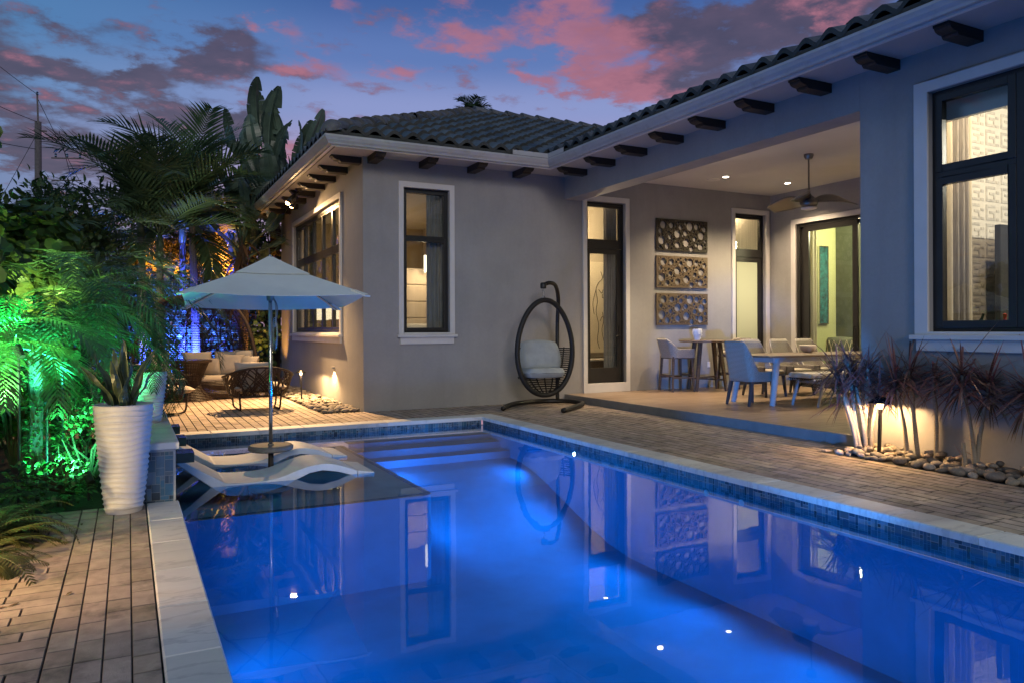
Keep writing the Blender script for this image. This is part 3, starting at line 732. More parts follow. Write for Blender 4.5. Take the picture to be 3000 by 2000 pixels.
E1x, E1y, E2x = 2.58, 10.91, 6.29
AP = 4.45
def front(u, v, h): return (u, E1y + v, EZ + SL * v + h)
def side(u, v, h): return (E1x + v, u, EZ + SL * v + h)
def main_(u, v, h): return (E2x + v, u, EZ + SL * v + h)
b = MB()
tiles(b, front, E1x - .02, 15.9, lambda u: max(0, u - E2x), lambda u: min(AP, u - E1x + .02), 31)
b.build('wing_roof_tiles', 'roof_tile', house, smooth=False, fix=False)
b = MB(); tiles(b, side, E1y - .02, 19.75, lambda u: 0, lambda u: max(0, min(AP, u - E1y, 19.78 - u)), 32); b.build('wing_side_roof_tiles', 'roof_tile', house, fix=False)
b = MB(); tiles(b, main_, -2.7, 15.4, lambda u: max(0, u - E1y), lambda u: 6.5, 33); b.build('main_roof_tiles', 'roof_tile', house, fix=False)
b = MB()
def rp(pts): b.face([(x, y, z - .03) for x, y, z in pts])
rp([front(E1x, 0, 0), front(E2x, 0, 0), front(E2x + AP, AP, 0), front(E1x + AP, AP, 0)])
rp([side(E1y, 0, 0), side(E1y + AP, AP, 0), side(19.8, 0, 0)])
rp([main_(E1y, 0, 0), main_(-2.7, 0, 0), main_(-2.7, 6.5, 0), main_(E1y + 6.5, 6.5, 0)])
rp([(E1x + AP, E1y + AP, EZ + SL * AP), (E2x + AP, E1y + AP, EZ + SL * AP), (16, 19.8, EZ), (E1x, 19.8, EZ)])
b.build('roof_deck', 'mortar_dark', house)
b = MB()      # mortar closing the tile ends above the gutter
b.box(E1x + .02, E2x, E1y + .012, E1y + .03, 4.10, EZ + .04); b.box(E2x - .012 + .02, E2x + .03, -2.6, E1y + .012, 4.10, EZ + .04); b.box(E1x + .012, E1x + .03, E1y + .03, 19.7, 4.10, EZ + .04)
b.build('eave_closure', 'mortar_dark', house)
def ridge(mb, a, c, r0=.125, step=.40, seed=1, drop=.045):
    a, c = Vector(a), Vector(c); d = (c - a); L = d.length; d.normalize(); x = d.cross(Vector((0, 0, 1))).normalized(); y = x.cross(d); n = int(L / step); rng = random.Random(seed)
    for i in range(n):
        k = rng.uniform(.7, 1.25); col = (k, k, k * 1.03); p, q = a + d * (i * step), a + d * ((i + 1) * step + .05); rows = []
        jit = rng.uniform(-.006, .006)
        for t, (pp, rr, up) in enumerate(((p, r0 * 1.12, .020), (p, r0 * 1.15, .028), (lerp(p, q, .5), r0 * 1.02, .012), (q, r0 * .93, .0))):
            rows.append([pp + x * (rr * 1.1 * math.cos(PI * s / 8)) + y * (rr * math.sin(PI * s / 8) * .95 + up - drop + jit) for s in range(9)])
        inner = [p + x * (r0 * .95 * math.cos(PI * s / 8)) + y * (r0 * .8 * math.sin(PI * s / 8) - drop) for s in range(9)]
        for A, B in ((inner, rows[0]), (rows[0], rows[1]), (rows[1], rows[2]), (rows[2], rows[3])):
            for s in range(8): mb.face([A[s], A[s + 1], B[s + 1], B[s]], col)
b = MB()
hp0, hp1 = Vector(front(E1x + .10, .10, .05)), Vector(front(E1x + AP, AP, .06))
ridge(b, hp0, hp1, .135, .36, 5)
ridge(b, hp1 + Vector((-.1, 0, 0)), Vector(front(E2x + AP, AP, .06)), .125, .40, 6)
# rounded closed end of the hip
bm_d = (hp1 - hp0).normalized(); xx = bm_d.cross(Vector((0, 0, 1))).normalized(); yy = xx.cross(bm_d)
for i in range(5):
    for s in range(8):
        def q(i_, s_):
            a_ = PI / 2 * i_ / 5; rr = .155 * math.cos(a_ * .98); return hp0 - bm_d * (.16 * math.sin(a_)) + xx * (rr * 1.1 * math.cos(PI * s_ / 8)) + yy * (rr * math.sin(PI * s_ / 8) - .03)
        b.face([q(i, s), q(i, s + 1), q(i + 1, s + 1), q(i + 1, s)], (.95, .95, 1))
b.build('ridge_caps', 'ridge_tile', house, fix=False)

# ------------------------------------------------------------------ windows and doors
def rect_frame(mb, axis, p0, p1, u0, u1, v0, v1, w, wb=None, col=None):
    """four bars round a rectangle (butted), depth p0..p1; axis x: u=y v=z, axis y: u=x v=z"""
    wb = w if wb is None else wb
    for a, c, d, e in ((u0, u0 + w, v0, v1), (u1 - w, u1, v0, v1), (u0 + w, u1 - w, v1 - w, v1), (u0 + w, u1 - w, v0, v0 + wb)):
        if e - d <= 0: continue
        if axis == 'x': mb.box(p0, p1, a, c, d, e, col)
        else: mb.box(a, c, p0, p1, d, e, col)
def abox(mb, axis, p0, p1, u0, u1, v0, v1):
    mb.box(p0, p1, u0, u1, v0, v1) if axis == 'x' else mb.box(u0, u1, p0, p1, v0, v1)
def trims(par, axis, face, u0, u1, v0, v1, w, wt, bottom=None):
    """painted surround proud of the wall face (towards the viewer = smaller coordinate)"""
    b = MB(); f0, f1 = face - .03, face + .012
    abox(b, axis, f0, f1, u0 - w, u0, v0 if bottom is None else bottom, v1 + wt); abox(b, axis, f0, f1, u1, u1 + w, v0 if bottom is None else bottom, v1 + wt); abox(b, axis, f0, f1, u0, u1, v1, v1 + wt)
    if bottom is not None and bottom < v0: abox(b, axis, f0, f1, u0, u1, bottom, v0)
    b.build('trim', 'trim_paint', par, bevel=.004)
def sill(par, axis, face, u0, u1, z):
    b = MB(); abox(b, axis, face - .075, face + .012, u0 - .03, u1 + .03, z - .045, z); abox(b, axis, face - .035, face + .012, u0 + .02, u1 - .02, z - .155, z - .0455); b.build('sill', 'trim_paint', par, bevel=.004)
def pane(par, axis, p, u0, u1, v0, v1, mat='window_glass', name='pane'):
    b = MB(); abox(b, axis, p, p + .006, u0, u1, v0, v1); b.build(name, mat, par)

# narrow window of the wing front
b = MB(); rect_frame(b, 'y', WY + .075, WY + .15, 4.0, 4.81, 1.248, 3.617, .028)
rect_frame(b, 'y', WY + .06, WY + .13, 4.028, 4.782, 2.80, 3.589, .045); rect_frame(b, 'y', WY + .06, WY + .13, 4.028, 4.782, 1.276, 2.797, .05)
win = b.build('narrow_window', 'bronze_frame', house, bevel=.003)
trims(win, 'y', WY, 4.0, 4.81, 1.245, 3.62, .085, .09, 1.215); sill(win, 'y', WY, 3.915, 4.895, 1.2145)
pane(win, 'y', WY + .10, 4.074, 4.736, 2.846, 3.543); pane(win, 'y', WY + .10, 4.079, 4.731, 1.327, 2.746)
# wide gridded window of the wing side
b = MB(); rect_frame(b, 'x', WX + .05, WX + .15, 13.09, 17.24, 1.245, 3.605, .05)
cw_ = (17.19 - 13.14) / 5
for i in range(5):
    y0, y1 = 13.14 + i * cw_ + .004, 13.14 + (i + 1) * cw_ - .004
    rect_frame(b, 'x', WX + .06, WX + .12, y0, y1, 1.30, 2.74, .045); rect_frame(b, 'x', WX + .06, WX + .12, y0, y1, 2.80, 3.553, .045)
    b.box(WX + .062, WX + .14, y0, y1, 2.741, 2.799)
win = b.build('wide_window', 'bronze_frame', house, bevel=.003)
trims(win, 'x', WX, 13.09, 17.24, 1.245, 3.61, .09, .09, 1.215); sill(win, 'x', WX, 13.0, 17.33, 1.2145)
for i in range(5):
    y0, y1 = 13.14 + i * cw_ + .05, 13.14 + (i + 1) * cw_ - .05
    pane(win, 'x', WX + .09, y0, y1, 1.346, 2.694); pane(win, 'x', WX + .09, y0, y1, 2.846, 3.507)
# large window by the dracaenas
b = MB(); rect_frame(b, 'x', MX + .06, MX + .18, 2.2, 4.72, 1.258, 3.622, .035)
for y0, y1 in ((3.925, 4.683), (3.055, 3.82), (2.237, 2.95)):
    rect_frame(b, 'x', MX + .045, MX + .12, y0, y1, 1.294, 2.768, .07); rect_frame(b, 'x', MX + .045, MX + .12, y0, y1, 2.825, 3.586, .07)
    b.box(MX + .05, MX + .16, y0, y1, 2.769, 2.824)
b.box(MX + .05, MX + .17, 3.821, 3.924, 1.293, 3.586); b.box(MX + .05, MX + .17, 2.951, 3.054, 1.293, 3.586)
win = b.build('large_window', 'bronze_frame', house, bevel=.004)
trims(win, 'x', MX, 2.2, 4.72, 1.255, 3.625, .14, .11, 1.225); sill(win, 'x', MX, 2.06, 4.86, 1.2245)
for y0, y1 in ((3.995, 4.613), (3.125, 3.75), (2.307, 2.88)):
    pane(win, 'x', MX + .08, y0, y1, 1.364, 2.698); pane(win, 'x', MX + .08, y0, y1, 2.895, 3.516)
# door with transom beside the hanging chair
def tall_door(u0, u1, z0, z1, tr, glass_mat, hside, tglass='window_glass'):
    b = MB(); rect_frame(b, 'y', WY + .07, WY + .16, u0, u1, z0, z1, .035, .001)
    b.box(u0 + .035, u1 - .035, WY + .072, WY + .155, tr, tr + .12)
    rect_frame(b, 'y', WY + .08, WY + .14, u0 + .036, u1 - .036, tr + .121, z1 - .036, .05)
    d = b.build('door_frame', 'bronze_frame', house, bevel=.003)
    pane(d, 'y', WY + .11, u0 + .086, u1 - .086, tr + .171, z1 - .086, tglass)
    b = MB(); rect_frame(b, 'y', WY + .085, WY + .13, u0 + .037, u1 - .037, z0 + .01, tr - .003, .095, .27); l = b.build('door_leaf', 'bronze_frame', d, bevel=.003)
    pane(d, 'y', WY + .105, u0 + .132, u1 - .132, z0 + .28, tr - .098, glass_mat)
    hx = (u1 - .085) if hside > 0 else (u0 + .085)
    b = MB(); b.box(hx - .022, hx + .022, WY + .071, WY + .0845, z0 + .80, z0 + 1.06); b.tube(smooth_path([(hx, WY + .07, z0 + .86), (hx, WY + .03, z0 + .865), (hx - hside * .05, WY + .022, z0 + .875), (hx - hside * .12, WY + .025, z0 + .855)], 4), .010, 6)
    b.build('door_handle', 'black_metal', d); return d
d = tall_door(7.535, 8.41, .292, 3.657, 2.80, 'window_glass', 1)
trims(d, 'y', WY, 7.535, 8.41, .29, 3.66, .085, .10, FL)
d = tall_door(11.165, 12.03, FL + .002, 3.677, 2.78, 'frosted_glass', -1, 'window_glass')
trims(d, 'y', WY, 11.165, 12.03, FL, 3.68, .09, .09)
# sliding glass door at the end of the porch
b = MB(); rect_frame(b, 'x', PXB + .02, PXB + .17, 6.9, 10.98, FL + .001, 3.408, .06, .02); s_ = b.build('slider_frame', 'bronze_frame', house, bevel=.003)
b = MB(); rect_frame(b, 'x', PXB + .03, PXB + .07, 9.56, 10.80, FL + .03, 3.345, .11, .10); b.build('sliding_leaf', 'bronze_frame', s_)
b = MB(); rect_frame(b, 'x', PXB + .08, PXB + .12, 9.40, 10.915, FL + .03, 3.345, .09, .10); b.build('fixed_leaf', 'bronze_frame', s_)
b = MB(); rect_frame(b, 'x', PXB + .08, PXB + .12, 7.9, 9.39, FL + .03, 3.345, .09, .10); b.build('fixed_leaf', 'bronze_frame', s_)
b = MB(); b.tube([(PXB + .02, 9.62, 1.0), (PXB - .01, 9.62, 1.0), (PXB - .01, 9.62, 1.32), (PXB + .02, 9.62, 1.32)], .011, 6); b.build('pull_handle', 'black_metal', s_)
pane(s_, 'x', PXB + .05, 9.67, 10.69, FL + .13, 3.235); pane(s_, 'x', PXB + .10, 7.99, 9.30, FL + .13, 3.255)
trims(s_, 'x', PXB, 6.9, 10.98, FL, 3.41, .115, .10)

# ------------------------------------------------------------------ what stands inside the rooms
def wall_piece(name, label, cat, mb, mat, group=None):
    o = mb.build(name, mat); return tag(o, label, cat, group)
# bedroom behind the narrow window and the wide window
hb = thing('bed', 'bed with tall cream tufted headboard seen through the narrow window', 'bed', (4.75, 12.75, .1))
b = MB()
for i in range(7): b.box(-.75, .75, .0, .10, .2 + i * .30, .2 + i * .30 + .294, ch=.0)
b.build('headboard', 'headboard_fabric', hb, bevel=.02)
b = MB(); b.box(-.72, .72, -.58, -.005, .25, .78); b.build('mattress', 'linen_white', hb, bevel=.05)
b = MB(); b.box(-.50, .45, -.42, -.05, .785, 1.30); b.build('pillow', 'linen_white', hb, bevel=.12)
def curtain(name, label, axis, p, u0, u1, z0, z1, mat, n=7, amp=.035, ph=0.0, pull=0.0):
    b = MB()
    def fn(u, v):
        uu = lerp(u0, u1, u); a = amp * math.sin(u * n * 2 * PI + ph) + .01 * math.sin(u * n * 5 + 2)
        if pull: uu = u0 + (uu - u0) * (1 - pull * math.sin(min(1, v * 1.0) * PI) ** 2 * (1 - v))
        z = lerp(z0, z1, v); return (p + a, uu, z) if axis == 'x' else (uu, p + a, z)
    b.surf(fn, n * 10, 8); o = b.build(name, mat, smooth=True); return tag(o, label, 'curtain')
curtain('curtain', 'grey curtain hanging at the right of the narrow window', 'y', WY + .26, 4.50, 4.80, .12, 3.7, 'curtain_grey', 4, .025)
curtain('curtain', 'grey silver curtain drawn behind the glass of the door by the hanging chair', 'y', WY + .27, 8.10, 8.40, .12, 3.6, 'curtain_grey', 5, .025)
b = MB(); rng = random.Random(3)
for i in range(60):
    a, r_ = rng.random() * 2 * PI, .07 * math.sqrt(rng.random()); x, y = r_ * math.cos(a), r_ * math.sin(a); L = rng.uniform(.18, .32)
    b.tube([(x, y, 0), (x, y, -L)], .004, 4)
ch = thing('pendant_lamp', 'crystal strand pendant lamp glowing above the cream headboard', 'lamp', (4.71, 12.45, 2.60)); b.build('crystal_strands', 'crystal_lit', ch)
b = MB(); b.lathe([(.08, 0), (.08, .012)], 16); b.tube([(0, 0, .01), (0, 0, 1.2)], .004, 5); b.build('mount', 'steel', ch)
lamp('bedroom_light', 'POINT', (4.71, 12.3, 2.30), 20, WARM2, size=.03)
for y in (16.2, 17.5):
    t = thing('table_lamp', ('lit cream table lamp behind the wide gridded window, the %s of the two' % ('nearer' if y < 17 else 'farther')), 'lamp', (3.93 if y < 17 else 4.0, y, .1), 0, 'table lamps in the bedroom')
    b = MB(); b.box(-.22, .22, -.2, .2, .0, .62); b.build('nightstand', 'teak_dark', t)
    b = MB(); b.lathe([(.07, .62), (.03, .68), (.05, .86), (.02, 1.02), (.02, 1.42)], 14); b.build('stem', 'steel', t)
    b = MB(); b.lathe([(.16, 1.42), (.14, 1.80)], 18); b.build('lamp_shade', 'shade_lit', t)
lamp('bedroom_lamp_glow', 'POINT', (4.5, 16.6, 2.0), 60, WARM, size=.04)
for k, (y0, y1) in enumerate(((13.25, 13.42), (16.6, 17.0))):
    curtain('curtain', 'brown curtain at the %s end of the wide gridded window' % ('near' if k == 0 else 'far'), 'x', WX + .32, y0, y1, .12, 3.7, 'curtain_grey', 3, .03)
# room behind the door by the hanging chair
b = MB(); b.box(7.2, 9.4, 13.28, 13.32, .1, 3.9); o = b.build('partition', 'room_wall', house)
art = thing('line_drawing', 'tall cream canvas with a line drawing of a figure behind the glass door', 'picture', (8.98, 13.24, 1.55))
b = MB(); b.box(-.45, .45, -.015, .03, -.75, 1.15); b.build('canvas', 'canvas_white', art)
b = MB()
for pts in ([(-.05, 1.0), (.0, .85), (-.12, .75), (-.2, .6), (-.16, .35), (-.2, .1), (-.12, -.2), (-.16, -.5), (-.1, -.7)], [(.05, 1.0), (.03, .86), (.16, .76), (.22, .55), (.17, .3), (.24, .05), (.16, -.25), (.2, -.55), (.12, -.7)],
            [(-.12, .6), (-.02, .52), (.02, .6)], [(.0, .1), (.03, -.1), (-.02, -.3), (.04, -.55)], [(-.2, .6), (-.3, .3), (-.26, .05)], [(.0, .5), (.0, .42), (.05, .42)], [(-.08, -.1), (.0, .0), (.1, -.08)]):
    b.tube(smooth_path([(x * .8 - .05, -.02, z * .95) for x, z in pts], 5), .0055, 5)
b.build('ink_line', 'ink', art)
cb = thing('low_cabinet', 'dark low cabinet under the line drawing behind the glass door', 'cabinet', (8.6, 12.9, .1))
b = MB(); b.box(-.5, .6, -.15, .25, 0, .55); b.build('carcass', 'teak_dark', cb, bevel=.006)
b = MB(); b.box(-.52, .62, -.17, .27, .552, .585); b.build('worktop', 'linen_white', cb)
for x in (-.25, .15): b = MB(); b.box(x, x + .012, -.175, -.155, .22, .42); b.build('handle', 'steel', cb)
lamp('hall_light', 'POINT', (7.9, 12.5, 3.2), 130, WARM2, size=.03)
b = MB(); b.lathe([(.045, 0), (.045, .008)], 16, c=(8.55, 12.6, 3.889)); tag(b.build('recessed_light', 'downlight_glow'), 'small recessed light seen through the transom of the first door', 'ceiling light')
# behind the frosted door
lamp('transom_light', 'POINT', (11.6, 11.95, 3.75), 22, WARM2, size=.05)
lamp('bath_light', 'POINT', (11.6, 13.0, 2.2), 75, (1, .93, .70), size=.3)
b = MB(); b.box(10.97, 13.2, 14.0, 14.05, .1, 3.9); b.build('partition', 'room_wall', house)
b = MB()   # feathery wall covering behind the transom
b.box(11.0, 12.6, 12.15, 12.2, 2.75, 3.85); wall_piece('patterned_panel', 'grey brushed panel seen through the transom of the frosted door', 'wall panel', b, 'curtain_cream')
# living room behind the slider
b = MB(); b.box(12.4, 17.9, 11.42, 11.5, .115, 3.9); b.build('partition', 'room_wall_green', house)
b = MB(); b.box(17.2, 17.3, 5.5, 11.4, .115, 3.9); b.build('partition', 'room_wall_dark', house)
b = MB(); b.box(13.86, 13.95, 8.0, 11.41, .115, 3.9); b.build('partition', 'room_wall_dark', house)
curtain('curtain', 'pale sheer curtain inside the sliding door', 'x', PXB + .40, 10.83, 11.06, .13, 3.7, 'curtain_cream', 3, .04)
pt = thing('painting', 'tall narrow teal abstract painting inside the sliding glass door', 'painting', (13.43, 11.395, 2.22))
b = MB(); b.box(-.12, .12, -.02, .015, -.82, .82); b.build('canvas', 'teal_art', pt); b = MB(); rect_frame(b, 'y', -.035, .014, -.145, .145, -.845, .845, .024); b.build('picture_frame', 'steel', pt)
ot = thing('pouf', 'round dark pouf with pale lattice pattern inside the sliding door', 'pouf', (13.15, 10.72, .115))
b = MB(); b.lathe([(.24, 0), (.27, .05), (.27, .92), (.24, .98), (.02, 1.0)], 24); b.build('body', 'room_wall_dark', ot, smooth=True)
b = MB()
for k in range(14):
    for j in range(5):
        a0 = 2 * PI * (k + (j % 2) * .5) / 14; z0 = .08 + j * .17
        for da, dz_ in ((.5, .17), (-.5, .17), (.0, -.06)):
            a1 = a0 + 2 * PI * da / 14; b.tube([(.275 * math.cos(a0), .275 * math.sin(a0), z0), (.278 * math.cos((a0 + a1) / 2), .278 * math.sin((a0 + a1) / 2), z0 + dz_ * .55), (.275 * math.cos(a1), .275 * math.sin(a1), z0 + dz_)], .006, 4)
b.build('lattice', 'canvas_white', ot)
lamp('living_fill', 'POINT', (13.0, 10.0, 3.3), 120, (1, .93, .55), size=.15)  # extra lamp added to brighten the curtain inside the slider
lamp('living_light', 'POINT', (13.3, 8.4, 3.6), 260, (1, .88, .50), size=.08)
# room behind the large window
b = MB(); b.box(MX + .21, 15.8, 5.27, 5.318, .1, 3.9); b.build('partition', 'wallpaper_light', house)
wp = MB()
for i in range(9):
    for j in range(15):
        x0, z0 = 8.32 + i * .30, .55 + j * .22
        for a, c, e, f in ((.02, .20, .17, .20), (.02, .05, .02, .17), (.05, .20, .02, .05), (.17, .20, .05, .13), (.09, .17, .10, .13), (.22, .28, .02, .05), (.22, .28, .12, .15)):
            wp.box(x0 + a, x0 + c, 5.264, 5.2695, z0 + e, z0 + f)
wp.build('wallpaper_keys', 'wallpaper_key', house)
curtain('curtain', 'cream curtain gathered just inside the large window', 'y', 5.08, 7.45, 8.0, .12, 3.8, 'curtain_cream', 4, .04)
curtain('curtain', 'grey curtain hanging beside the cream one inside the large window', 'y', 5.10, 8.01, 8.28, .12, 3.8, 'curtain_grey', 3, .05)
curtain('curtain', 'outer cream curtain fold beside the key pattern wallpaper', 'y', 5.12, 8.29, 8.38, .12, 3.8, 'curtain_cream', 1, .04)
b = MB(); b.box(MX + .22, MX + .28, 2.3, 4.9, 3.36, 3.75); wall_piece('window_valance', 'dark teal valance across the top of the large window', 'valance', b, 'alu_grey')
tv = thing('television', 'dark flat television at the right of the key pattern wallpaper', 'television', (9.35, 5.0, 1.30)); b = MB(); b.box(-.66, .45, -.04, .03, 0, 1.15); b.build('screen', 'tv_black', tv, bevel=.01)
b = MB(); b.box(-.6, .4, -.15, .2, -1.2, -.02); b.build('stand', 'teak_dark', tv)
bt = thing('bottle', 'dark green bottle leaning behind the large window pane', 'bottle', (MX + .35, 4.46, 1.26)); b = MB(); b.lathe([(.012, 0), (.028, .01), (.028, .09), (.012, .13), (.012, .18)], 12); o = b.build('bottle_body', 'bottle_green', bt); o.rotation_euler = (.35, 0, 0)
bt = thing('glass_ornament', 'red and blue glass ornament behind the large window pane', 'ornament', (MX + .35, 4.20, 1.26)); b = MB(); b.lathe([(.03, 0), (.045, .03), (.03, .08), (.012, .12), (.02, .16), (.005, .17)], 12); b.build('glass_body', 'red_glass', bt)
cs = thing('console_table', 'low console just inside the large window carrying the bottle and ornament', 'table', (MX + .35, 4.0, .1)); b = MB(); b.box(-.10, .12, -1.3, .8, 1.10, 1.158); b.build('table_top', 'teak_dark', cs)
for y in (-1.2, .7): b = MB(); b.box(-.08, .10, y - .03, y + .03, 0, 1.098); b.build('leg', 'teak_dark', cs)
lamp('dining_room_fill', 'POINT', (7.9, 4.2, 3.7), 110, WARM2, size=.02)  # extra lamp added near the window to brighten its curtains
lamp('dining_room_light', 'POINT', (9.6, 2.6, 3.6), 320, (1, .92, .78), size=.02)
# ------------------------------------------------------------------ porch fittings
for i, (x, y, lb) in enumerate(((9.86, 10.53, 'small round recessed light beside the white ceiling speaker'), (11.37, 10.46, 'small round recessed light near the back corner of the porch ceiling'),
                                (8.36, 10.6, 'small round recessed light near the beam end of the porch ceiling'))):
    t = thing('recessed_light', lb, 'ceiling light', (x, y, 4.10), 0, 'recessed lights in the porch ceiling')
    b = MB(); b.lathe([(.075, -.001), (.075, -.006), (.055, -.008)], 20); b.build('trim_ring', 'light_trim', t)
    b = MB(); b.lathe([(.052, -.009), (.045, -.011)], 18); b.build('lens', 'downlight_glow', t)
    lamp('porch_downlight', 'SPOT', (x, y, 4.07), 380, WARM2, (x, y, 0), .06, 125 if x > 9 else 62, .7)
for x, y in ((11.2, 6.6),): lamp('porch_downlight', 'SPOT', (x, y, 4.07), 380, WARM2, (x, y, 0), .06, 125, .7)
b = MB(); b.lathe([(.13, -.001), (.13, -.007), (.12, -.010), (.0, -.011)], 28, c=(9.85, 10.86, 4.10)); tag(b.build('ceiling_speaker', 'light_trim'), 'round white speaker grille flush in the porch ceiling', 'speaker')

fan = thing('ceiling_fan', 'sculpted three blade fan hanging from the porch ceiling on a long rod', 'fan', (9.80, 8.58, 4.10))
b = MB(); b.lathe([(.075, 0), (.075, -.03), (.055, -.08), (.02, -.085)], 20); b.build('mount', 'brushed_nickel', fan, smooth=False)
b = MB(); b.tube([(0, 0, -.08), (0, 0, -.66)], .014, 10); b.build('rod', 'brushed_nickel', fan)
b = MB(); b.lathe([(.03, -.64), (.06, -.68), (.13, -.74), (.14, -.80), (.11, -.86), (.05, -.875)], 24); b.build('motor_housing', 'brushed_nickel', fan, smooth=True)
b = MB(); b.lathe([(.125, -.862), (.12, -.885), (.06, -.90), (.005, -.903)], 24); b.build('light_cover', 'light_trim', fan, smooth=True)
for k in range(3):
    a0 = R(-28 + 120 * k)
    b = MB()
    def fn(u, v):
        r_ = .06 + .70 * u; w = .03 + .30 * math.sin(min(1, u * 1.05) * PI * .80) ** .7 * (1 if u < .97 else .8)
        s = (v - .35) * w; tw = R(42) * (1 - u * .6); sw = -.10 * math.sin(u * PI)
        x = r_; y = s * math.cos(tw) + sw; z = -.76 + s * math.sin(tw) - .05 * u + .04 * math.sin(u * PI)
        return (x * math.cos(a0) - y * math.sin(a0), x * math.sin(a0) + y * math.cos(a0), z)
    b.surf(fn, 18, 6); b.build('blade', 'brushed_nickel', fan, smooth=True, solid=.012)

# three cut-out art panels, stacked
for i, (z0, lb, mt) in enumerate(((2.815, 'top dark bronze wall panel cut with round holes', 'dark_art'), (2.096, 'middle bronze wall panel cut with round holes', 'bronze_art'), (1.363, 'bottom bronze wall panel cut with round holes', 'bronze_art'))):
    rng = random.Random(40); Wd, Hd = 1.285, .62 if i != 1 else .617
    cs = []
    big = [(.17, .50, .075), (.37, .50, .06), (.60, .47, .05), (.83, .50, .085), (1.00, .50, .06), (1.20, .46, .055), (.10, .38, .05), (.52, .34, .08), (.72, .36, .055), (1.12, .33, .08), (.13, .20, .085), (.34, .27, .05), (.74, .17, .08), (.95, .26, .05), (.26, .09, .06), (.52, .12, .065), (.87, .06, .055), (1.10, .11, .07), (.38, .13, .03), (.66, .30, .03), (1.0, .14, .04), (.48, .50, .03), (.72, .55, .035), (1.10, .52, .03), (.09, .07, .035), (1.22, .22, .035)]
    for c in big: cs.append(c)
    for _ in range(1500):
        r_ = rng.choice((.028, .022, .018, .014, .011)); x, y = rng.uniform(.02 + r_, Wd - .02 - r_), rng.uniform(.02 + r_, Hd - .02 - r_)
        if all(math.hypot(x - a, y - c) > r_ + q + .007 for a, c, q in cs): cs.append((x, y, r_))
        if len(cs) > 135: break
    cu = bpy.data.curves.new('holes', 'CURVE'); cu.dimensions = '2D'; cu.fill_mode = 'BOTH'; cu.extrude = .011; cu.bevel_depth = .001
    sp = cu.splines.new('POLY'); sp.points.add(3); sp.use_cyclic_u = True
    for p_, q in zip(sp.points, ((0, 0), (Wd, 0), (Wd, Hd), (0, Hd))): p_.co = (*q, 0, 1)
    for x, y, r_ in cs:
        n = 20 if r_ > .03 else 10; sp = cu.splines.new('POLY'); sp.points.add(n - 1); sp.use_cyclic_u = True
        for k in range(n): sp.points[k].co = (x + r_ * math.cos(2 * PI * k / n), y + r_ * math.sin(2 * PI * k / n), 0, 1)
    o = bpy.data.objects.new('tmp', cu); COL.objects.link(o); dg = bpy.context.evaluated_depsgraph_get(); me = bpy.data.meshes.new_from_object(o.evaluated_get(dg)); bpy.data.objects.remove(o)
    me.color_attributes.new('tint', 'FLOAT_COLOR', 'CORNER').data.foreach_set('color', [1.0] * (4 * len(me.loops)))
    me.materials.clear(); me.materials.append(M[mt]); o = bpy.data.objects.new('wall_panel', me); COL.objects.link(o)
    o.rotation_euler = (PI / 2, 0, 0); o.location = (9.12, WY - .024, z0); tag(o, lb, 'wall art', 'cut-out panels on the porch wall')
b = MB(); b.box(10.42, 10.49, WY - .009, WY - .0005, .52, .63); b.box(10.44, 10.47, WY - .011, WY - .0095, .54, .565); b.box(10.44, 10.47, WY - .011, WY - .0095, .585, .61)
tag(b.build('wall_socket', 'light_trim'), 'small pale socket low on the porch back wall', 'socket')

# woven shell chairs -------------------------------------------------
def shell(mb, w, d, h, arm, seat, lean=.10, corner=.09):
    """woven tub: back wraps into low arms. local: front = -y, x across"""
    def pt(u, v):      # u around from left arm front to right arm front, v up
        L = d - corner; tot = 2 * L + (w - 2 * corner) + PI * corner; s = u * tot
        def path(s):
            if s < L: return (-w / 2, -d / 2 + s, 0)
            s -= L
            if s < PI * corner / 2: a = s / corner; return (-w / 2 + corner - corner * math.cos(a), d / 2 - corner + corner * math.sin(a), a / (PI / 2))
            s -= PI * corner / 2
            if s < w - 2 * corner: return (-w / 2 + corner + s, d / 2, 1)
            s -= w - 2 * corner
            if s < PI * corner / 2: a = s / corner; return (w / 2 - corner + corner * math.sin(a), d / 2 - corner + corner * math.cos(a), 1 - a / (PI / 2))
            s -= PI * corner / 2
            return (w / 2, d / 2 - corner - s, 0)
        x, y, bk = path(s); fy = (y + d / 2) / d
        top = lerp(arm, h, max(bk, max(0, (fy - .72) / .28) ** 1.2 if bk < 1 else 1)); z = lerp(seat - .05, top, v)
        ln = lean * max(0, (z - seat)) / max(.01, h - seat); return (x * (1 + .04 * v), y + ln * max(0, fy - .3) * 1.3, z)
    mb.surf(pt, 44, 10, uv=(6.5, 2.2)); return pt
def dining_chair():
    t = thing('dining_chair', '', 'chair', (0, 0, FL), 0, 'woven dining chairs round the long table')
    b = MB(); pt = shell(b, .50, .50, .98, .52, .42, .12, .07); b.build('woven_shell', 'rope_weave', t, smooth=True, solid=.022)
    b = MB(); b.box(-.24, .24, -.25, .23, .36, .385); b.build('seat_frame', 'navy_wood', t, bevel=.005)
    b = MB(); b.box(-.225, .225, -.24, .22, .386, .46); b.build('seat_cushion', 'cushion_cream', t, bevel=.03)
    for sx in (-1, 1):
        for sy in (-1, 1):
            b = MB(); b.bar((sx * .215, sy * .21, .37), (sx * .235, sy * .25 + (.04 if sy > 0 else 0), 0), .05, .05, .032, .032); b.build('leg', 'navy_wood', t, bevel=.004)
    return t
c0 = dining_chair()
D90 = PI / 2
